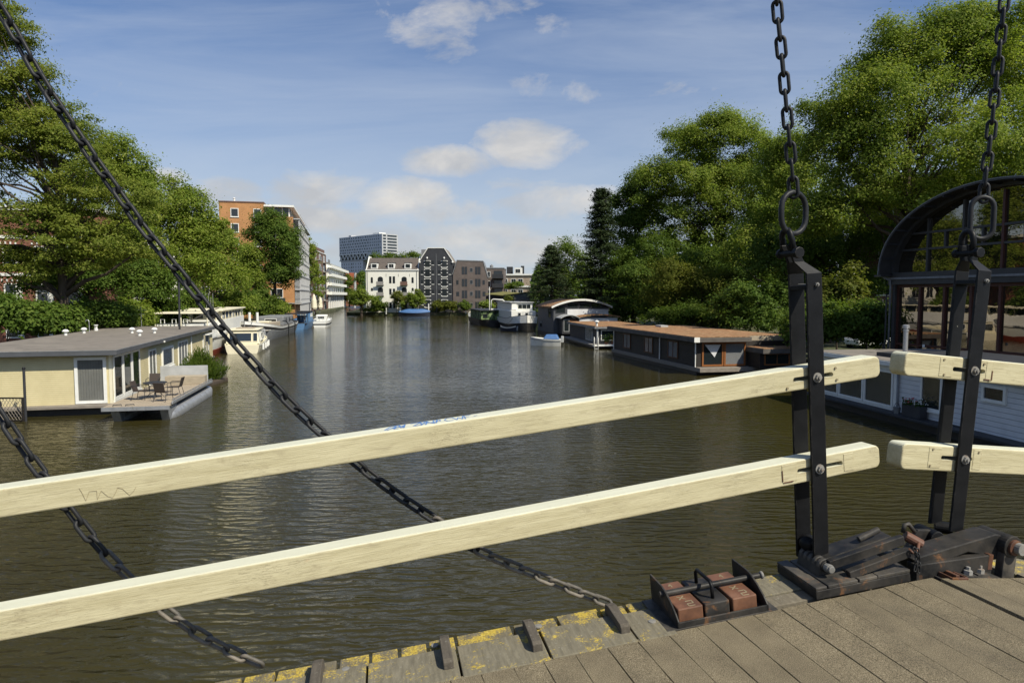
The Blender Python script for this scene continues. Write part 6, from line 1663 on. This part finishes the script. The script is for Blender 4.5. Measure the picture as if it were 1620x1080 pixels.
def tree(name, label, x, y, h, blobs, mat, nclump, nleaf, leaf, cr, seed, trunk_r=.3, trunk_top=.6, group=None, cat='tree', z0=.8, drop=.12, limbs=14, flat=.66, lean=(0,0), blossom=0, up=.6, outer=.3, lobes=11):
    """blobs: ellipsoids (dx,dy,z,rx,ry,rz) relative to the base"""
    rs = np.random.RandomState(seed)
    B = np.array(blobs, float); SL = []
    for b in B:                                   # lobes on every big mass of the crown
        for q in range(lobes):
            d = rs.normal(size=3); d /= np.linalg.norm(d)
            if d[2] < -.5: d[2] *= -.6
            f = rs.uniform(.30, .50)
            SL.append(np.concatenate([b[:3] + d*b[3:6]*rs.uniform(.62, .92), b[3:6]*f, d]))
        SL.append(np.concatenate([b[:3], b[3:6]*.8, [0,0,1]]))
    SL = np.array(SL); wgt = (SL[:,3]*SL[:,4]*SL[:,5])**.667; wgt /= wgt.sum()
    cl = []; dr = []
    while len(cl) < nclump:
        b = SL[rs.choice(len(SL), p=wgt)]; d = rs.normal(size=3); d /= np.linalg.norm(d)
        if d @ b[6:9] < -.35 or d[2] < -.75: continue
        r = rs.rand()**outer * rs.uniform(.85, 1.12)
        p = b[:3] + d*b[3:6]*r
        if p[2] < .8: continue
        cl.append(p); dr.append(d*.6 + b[6:9]*.5)
    cl = np.array(cl); dr = np.array(dr)
    root = thing(name, label, cat, group, loc=(x, y, z0))
    # leaves: several sprays per clump
    k = rs.randint(0, nclump, nleaf)
    csz = cr*rs.uniform(.55, 1.3, nclump)
    off = rs.normal(size=(nleaf,3)); off /= np.linalg.norm(off, axis=1)[:,None]
    off *= (rs.rand(nleaf)**.42)[:,None]*csz[k][:,None]
    far = rs.rand(nleaf) < .1; off[far] = off[far]*1.6 + dr[k][far]*csz[k][far][:,None]*.35   # loose outer sprays
    off[:,2] *= flat
    off[:,2] -= drop*(off[:,0]**2 + off[:,1]**2)/cr
    pts = cl[k] + off
    dd = dr[k]*.5 + off/np.maximum(csz[k][:,None], .01)*.8
    me = leaf_mesh('crown', mat, pts, dd, leaf, rs, up=up)
    inst(me, 'crown', root)
    if blossom:
        kk = rs.randint(0, nleaf, blossom); me = leaf_mesh('blossom', M['blossom'], pts[kk]+rs.normal(size=(blossom,3))*.05, dd[kk], leaf*.8, rs, .6); inst(me, 'blossom', root)
    if trunk_r > 0:
        mb = MB(); th = h*trunk_top
        pl = [Vector((0,0,-.3))]; px_, py_ = 0, 0
        for i in range(1, 9):
            f = i/8; px_ = lean[0]*f + rs.normal()*.02*h*.12; py_ = lean[1]*f + rs.normal()*.02*h*.12; pl.append(Vector((px_, py_, th*f)))
        mb.tube(pl, [trunk_r*(1.35 if i == 0 else 1-.78*i/8) for i in range(9)], 9)
        order = rs.permutation(nclump)[:limbs]
        for j in order:
            c = Vector(cl[j]); f = min(.95, max(.28, (c.z/th)*rs.uniform(.5,.8)))
            i = int(f*8); s_ = pl[i].lerp(pl[min(i+1,8)], f*8-i)
            mid = s_.lerp(c, .5) + Vector((rs.normal()*.2, rs.normal()*.2, -.06*(c-s_).length + rs.normal()*.15))
            r0 = trunk_r*(1-.78*f)*.62
            mb.tube([s_, s_.lerp(mid,.5) + Vector((0,0,.04*(c-s_).length)), mid, mid.lerp(c,.6), c], [r0, r0*.8, r0*.55, r0*.32, r0*.12], 6)
        mb.build('trunk', M['bark'], root, smooth=True)
    return root

def X(px, Y): return (px - CX)/F*Y
def Z(py, Y): return EYEH + (468 - py)*Y/F
def ptree(name, label, px, Y, blobs_px, mat, nclump, nleaf, leaf, cr, seed, depth=.9, **k):
    """blobs in picture units (px,py,rx,ry[,dy]) at depth Y turned into metres"""
    x0 = X(px, Y); z0 = k.get('z0', .8); bl = []
    for q in blobs_px:
        bx, by, rx, ry = q[:4]; dy = q[4] if len(q) > 4 else 0
        Y2 = Y + dy
        bl.append((X(bx, Y2)-x0, dy, Z(by, Y2)-z0, rx*Y2/F, max(rx, ry*.6)*Y2/F*depth, ry*Y2/F))
    top = max(b[2]+b[5] for b in bl)
    return tree(name, label, x0, Y, top, bl, mat, nclump, nleaf, leaf, cr, seed, **k)

GL, GR = 'trees on the left bank', 'trees on the right bank'
# ---- left bank
ptree('tree', 'tall feathery tree at the left edge leaning over the yellow houseboat', 100, 50, [(-30,0,75,60),(110,425,70,34),(0,130,75,60),(35,70,50,45),(-20,70,70,75),(-15,190,110,90),(60,150,55,50),(70,250,120,80),(150,330,100,65),(40,370,130,60),(30,420,70,40),(175,400,70,50),(-60,280,110,120)], M['leaf_olive'], 1000, 180000, .2, 1.05, 11, trunk_r=.42, group=GL, limbs=60, flat=.34, drop=.25, outer=.6, trunk_top=.5)
ptree('tree', 'fresh green tree rising behind the left feathery tree', 205, 70, [(200,250,42,42),(170,300,70,60),(225,320,50,50),(200,390,85,60)], M['leaf_fresh'], 340, 56000, .27, 1.25, 12, trunk_r=.35, group=GL, limbs=25)
ptree('tree', 'bright green maple beside the mooring pole on the left bank', 285, 78, [(297,326,38,38),(262,360,50,45),(320,375,40,48),(290,425,65,48)], M['leaf_fresh'], 320, 52000, .29, 1.3, 13, trunk_r=.32, group=GL, limbs=20)
ptree('tree', 'low green tree on the left bank above the passenger boat', 345, 92, [(345,395,36,42),(330,440,50,40),(370,450,42,38)], M['leaf_fresh'], 220, 36000, .3, 1.25, 14, trunk_r=.25, group=GL)
ptree('tree', 'dark shaded tree behind the houseboat roof with ivied trunk', 140, 62, [(150,430,60,40),(200,440,60,40),(100,440,60,38),(240,455,40,30)], M['leaf_deep'], 260, 40000, .27, 1.2, 15, trunk_r=.35, group=GL, limbs=18)
ptree('poplar', 'narrow upright tree beside the big round tree', 402, 118, [(400,412,14,34),(400,450,17,36)], M['leaf_fresh'], 90, 11000, .32, 1.0, 16, trunk_r=.2, group=GL)
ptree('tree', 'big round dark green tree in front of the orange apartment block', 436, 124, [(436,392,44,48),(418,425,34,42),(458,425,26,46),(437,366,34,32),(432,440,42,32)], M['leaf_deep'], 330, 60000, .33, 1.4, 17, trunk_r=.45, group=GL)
ptree('tree', 'climbing green tree between the orange block and brown flats', 499, 176, [(492,400,8,20),(494,430,12,30),(500,455,13,30)], M['leaf_fresh'], 90, 9000, .42, 1.2, 18, trunk_r=.2, group=GL)
def shrub(label, px, Y, blobs, mat, ncl, nl, leaf, cr, seed, group='shrubs on the left bank', name='shrub', **k):
    return ptree(name, label, px, Y, blobs, mat, ncl, nl, leaf, cr, seed, cat='shrub', trunk_r=.08, trunk_top=.5, limbs=5, group=group, **k)
for i, (px, Y, by, rx, ry, mt, lb_) in enumerate((
    (10, 44, 500, 50, 38, 'leaf_deep', 'dark hedge shrub at the left edge above the houseboat roof'),
    (75, 48, 507, 45, 26, 'leaf_deep', 'sunlit shrub above the left end of the houseboat roof'),
    (150, 53, 497, 50, 26, 'leaf_deep', 'shaded shrub behind the roof vents'),
    (205, 56, 500, 28, 22, 'leaf_fresh', 'pale green shrub behind the houseboat chimney'),
    (255, 64, 495, 34, 26, 'leaf_deep', 'dark shrub left of the mooring pole'),
    (300, 74, 490, 40, 30, 'leaf_bush', 'bushy shrub behind the passenger boat canopy'),
    (360, 98, 480, 40, 26, 'leaf_fresh', 'spreading shrub above the passenger boat cabin'),
    (405, 104, 480, 30, 24, 'leaf_bush', 'shrub on the bank above the grey barge bow'),
    (432, 112, 488, 20, 14, 'leaf_fresh', 'small shrub on the bank beside the grey barge'))):
    shrub(lb_, px, Y, [(px, by, rx, ry), (px+rx*.4, by+8, rx*.6, ry*.7), (px-rx*.5, by+6, rx*.6, ry*.6)], M[mt], 90, 15000, .22 + Y*.0012, .7 + Y*.003, 100+i)
# reed bush at the houseboat's side
def reed():
    p = onz(318, 606, 0); rs = np.random.RandomState(5); n = 5200
    n = 9000; an = rs.uniform(0, 2*math.pi, n)
    b = thing('reed_bush', 'dense green reed bush growing at the side of the yellow houseboat', 'plant', None, loc=(p.x, p.y, .1))
    rr = rs.rand(n)**.6; hh = rs.rand(n)
    wob = 1 + .28*np.sin(3*an+1) + .2*np.sin(7*an)
    pts = np.stack([1.0*wob*rr*np.cos(an)*(.75+.45*hh), 1.2*wob*rr*np.sin(an), .1 + hh**.8*1.75*(1-.62*rr**1.6)*(1+.22*np.sin(5*an+2))], 1)
    t = np.stack([.5*np.cos(an)*rr, .5*np.sin(an)*rr, np.ones(n)], 1) + rs.normal(size=(n,3))*.35; t /= np.linalg.norm(t,axis=1)[:,None]
    s = np.cross(t, rs.normal(size=(n,3))); s /= np.linalg.norm(s,axis=1)[:,None]
    L = rs.uniform(.18,.42,n)[:,None]
    V = np.stack([pts-t*L*.5, pts+s*.022, pts+t*L*.5, pts-s*.022], 1)
    me = bpy.data.meshes.new('blades'); me.vertices.add(n*4); me.vertices.foreach_set('co', V.reshape(-1).astype(np.float32)); me.loops.add(n*4); me.loops.foreach_set('vertex_index', np.arange(n*4, dtype=np.int32)); me.polygons.add(n); me.polygons.foreach_set('loop_start', np.arange(0,n*4,4,dtype=np.int32)); me.update(calc_edges=True); me.materials.append(M['leaf_bush'])
    inst(me, 'blades', b)
    MB().box(-.9,1.1,-1.5,1.5,-.25,.12).build('root_float', M['bark'], b, bevel=.1)
reed()

# ---- right bank
ptree('tree', 'huge tree filling the upper right behind the hanger chains', 1430, 58, [(1490,120,130,90),(1400,190,110,80),(1350,250,80,85),(1500,250,150,90),(1420,330,120,70),(1600,110,90,90,3),(1330,330,60,60),(1545,55,70,42),(1330,195,66,58),(1420,105,66,50),(1292,270,52,66),(1500,60,60,45),(1285,350,45,60)], M['leaf_fresh'], 1000, 240000, .23, 1.25, 21, trunk_r=.55, group=GR, limbs=45, flat=.66)
ptree('tree', 'second large tree partly cut by the right picture edge', 1660, 62, [(1640,170,130,110),(1680,300,140,110),(1600,330,110,80)], M['leaf_fresh'], 330, 70000, .26, 1.35, 22, trunk_r=.5, group=GR)
ptree('tree', 'tall sunlit tree between the left hanger and the pines', 1130, 98, [(1130,240,75,60),(1080,300,70,65),(1180,300,70,70),(1140,370,100,70),(1060,360,50,60),(1215,360,50,70),(1140,300,60,60),(1150,215,58,38),(1210,262,46,60),(1235,330,45,70),(1040,300,45,50)], M['leaf_fresh'], 800, 200000, .30, 1.55, 23, trunk_r=.5, group=GR, limbs=30, flat=.66, outer=.5)
ptree('tree', 'darker tree beside the tall pine on the right bank', 1003, 103, [(1005,320,42,45),(985,370,38,50),(1030,360,40,55),(1000,420,55,50)], M['leaf_deep'], 340, 56000, .31, 1.4, 24, trunk_r=.4, group=GR)
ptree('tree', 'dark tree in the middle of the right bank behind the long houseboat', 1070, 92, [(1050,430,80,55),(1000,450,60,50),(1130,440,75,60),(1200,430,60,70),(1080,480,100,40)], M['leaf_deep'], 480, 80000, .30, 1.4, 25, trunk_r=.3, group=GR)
ptree('tree', 'tree filling the gap behind the hanger of the long rails', 1240, 78, [(1240,310,62,75),(1200,400,60,60),(1280,390,55,60),(1245,250,40,40)], M['leaf_fresh'], 330, 62000, .28, 1.35, 29, trunk_r=.35, group=GR)
ptree('tree', 'green tree behind the dark pine at the canal bend', 895, 128, [(895,410,32,32),(880,440,35,35),(925,440,35,40)], M['leaf_bush'], 150, 15000, .38, 1.4, 26, trunk_r=.35, group=GR)
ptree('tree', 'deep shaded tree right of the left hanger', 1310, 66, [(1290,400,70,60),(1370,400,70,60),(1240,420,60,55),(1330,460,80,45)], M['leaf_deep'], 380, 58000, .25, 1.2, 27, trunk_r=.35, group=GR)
ptree('tree', 'pale loose tree above the long dark houseboat', 1110, 82, [(1090,455,55,45),(1060,430,28,26),(1150,470,55,40),(1110,500,60,30)], M['leaf_yellow'], 260, 34000, .25, 1.3, 28, trunk_r=.2, group=GR, outer=.7)
for i, (px, Y, by, rx, ry, mt, lb_) in enumerate((
    (1200, 58, 490, 55, 50, 'leaf_deep', 'dark shrub between the houseboat roof and the left hanger'),
    (1325, 50, 475, 42, 48, 'leaf_yellow', 'pale flowering shrub between the two hangers'),
    (1300, 46, 515, 45, 40, 'leaf_bush', 'green shrub behind the white houseboat roof'),
    (1372, 46, 518, 34, 38, 'leaf_deep', 'dark shrub beside the arched hall'),
    (1020, 104, 487, 50, 32, 'leaf_deep', 'dark shrub behind the long sedum roof'),
    (960, 124, 472, 40, 26, 'leaf_deep', 'dark shrub behind the curved roof houseboat'),
    (1095, 80, 498, 60, 22, 'leaf_bush', 'low shrub just above the long sedum roof'))):
    shrub(lb_, px, Y, [(px, by, rx, ry), (px+rx*.4, by+ry*.3, rx*.6, ry*.7), (px-rx*.5, by+ry*.25, rx*.6, ry*.6)], M[mt], 100, 16000, .20 + Y*.0012, .7 + Y*.003, 130+i, 'shrubs on the right bank', blossom=260 if mt == 'leaf_yellow' else 0)
def conifer(label, px, Y, ytop, ybot, rx, seed, ragged=.35, nl=15000, z0=.8, nb=110):
    rs = np.random.RandomState(seed); x0 = X(px, Y); h = Z(ytop, Y)-z0; R_ = rx*Y/F; zb = Z(ybot, Y)-z0
    root = thing('pine_tree', label, 'tree', 'conifers on the right bank', loc=(x0, Y, z0))
    cl = []; dr = []; mb = MB(); mb.tube([(0,0,-.3),(0,0,h*.5),(0,0,h*.97)], [.32,.2,.04], 8)
    for i in range(nb):
        f = (i+rs.rand())/nb; z = zb + (h-zb)*f; r = R_*((1-f)**.72)*rs.uniform(1-ragged, 1.12) + .35
        an = i*2.4 + rs.normal()*.3
        for q in np.linspace(.25, 1, 6):
            cl.append((r*q*math.cos(an), r*q*math.sin(an), z - .10*r*q*(1-q*.6))); dr.append((math.cos(an)*.3, math.sin(an)*.3, .8))
        mb.tube([(0,0,z),(r*.95*math.cos(an), r*.95*math.sin(an), z-.05*r)], [.07,.02], 5)
    cl = np.array(cl); dr = np.array(dr); k = rs.randint(0, len(cl), nl)
    off = rs.normal(size=(nl,3))*np.array((.42,.42,.16))*(h/18)
    me = leaf_mesh('crown', M['needle'], cl[k]+off, dr[k], .48, rs, .22, .3); inst(me, 'crown', root); mb.build('trunk', M['bark'], root)
conifer('tall ragged pine standing above the curved roof houseboat', 950, 95, 303, 475, 46, 31, .45, 30000, nb=80)
conifer('broad dark pine at the bend of the right bank', 872, 120, 390, 476, 44, 32, .25, 17000)
# ---- far bank greenery
ptree('tree', 'small spreading tree leaning over the water at the side canal', 572, 184, [(572,468,14,9),(585,476,14,10),(566,480,14,9)], M['leaf_fresh'], 70, 7000, .45, 1.0, 41, trunk_r=.4, group='far bank greenery', z0=.0)
for i, (px, by, rx, ry, mt, bl, lb_) in enumerate((
    (598,484,14,10,'leaf_bush',160,'white flowering shrub under the white warehouse'), (628,474,13,14,'leaf_yellow',120,'pale shrub in the middle of the white warehouse'),
    (645,476,14,14,'leaf_fresh',0,'round tree before the right half of the white warehouse'), (661,474,12,15,'leaf_fresh',0,'tree at the corner of white and black warehouses'),
    (695,486,12,10,'leaf_yellow',40,'yellowish shrub below the black warehouse'), (712,485,11,9,'leaf_yellow',0,'shrub at the foot of the brown warehouse'),
    (733,486,10,10,'leaf_bush',0,'green shrub beside the white topped post'), (770,484,9,6,'leaf_fresh',0,'clipped shrub behind the overgrown barge'), (804,476,6,7,'leaf_yellow',0,'small ball shaped tree by the boathouse'),
    (590,492,20,6,'leaf_bush',90,'low shrub along the waterline left of the blue boat'))):
    shrub(lb_, px, 187 if px < 760 else 150, [(px, by, rx, ry), (px+rx*.5, by+3, rx*.5, ry*.7)], M[mt], 36, 3600, .42, .85, 160+i, 'far bank greenery', blossom=bl)
ptree('tree', 'trees showing above the ridge of the white warehouse', 640, 215, [(625,412,22,12),(648,408,20,9),(600,415,20,10)], M['leaf_bush'], 90, 8000, .5, 1.5, 44, trunk_r=.3, group='far bank greenery')
ptree('tree', 'dark tree between red roofed house and white warehouse', 574, 240, [(574,445,8,18),(572,465,9,18)], M['leaf_deep'], 60, 6000, .5, 1.3, 45, trunk_r=.3, group='far bank greenery')
ptree('tree', 'green tree beside the white balconied flats', 553, 300, [(553,450,8,16),(552,468,9,14)], M['leaf_bush'], 60, 6000, .6, 1.4, 46, trunk_r=.3, group='far bank greenery')
ptree('tree', 'green tree on the roof terrace behind the boathouse', 815, 200, [(815,452,16,6),(800,455,12,4)], M['leaf_bush'], 40, 4000, .5, 1.0, 47, trunk_r=.2, group='far bank greenery')
# distant woods that close the horizon behind both banks
def woods(name, label, spans, mat, seed):
    rs = np.random.RandomState(seed); P_ = []
    for (px0, px1, Y, ytop, n) in spans:
        px = rs.uniform(px0, px1, n); y = Y*rs.uniform(.95, 1.1, n); tp = Z(ytop, Y)*(.72 + .28*np.abs(np.sin(px*.11 + 1.3*np.sin(px*.043)))); z = .5 + (tp-.5)*rs.rand(n)**.75
        P_.append(np.stack([(px-CX)/F*y, y, z], 1))
    P_ = np.concatenate(P_); me = leaf_mesh(name, mat, P_, np.tile(np.array((0,-.7,.4)), (len(P_),1)), 1.1, rs, .8)
    o = inst(me, name, None); tag(o, label, 'woodland', kind='stuff')
woods('woods', 'distant belt of dark trees closing the left bank', [(-250,120,100,330,9000),(80,360,135,370,9000)], M['leaf_deep'], 51)
woods('woods', 'distant belt of dark trees closing the right bank', [(840,1100,150,420,6500),(1050,1420,105,360,9000),(1380,1750,100,250,12000)], M['leaf_deep'], 52)
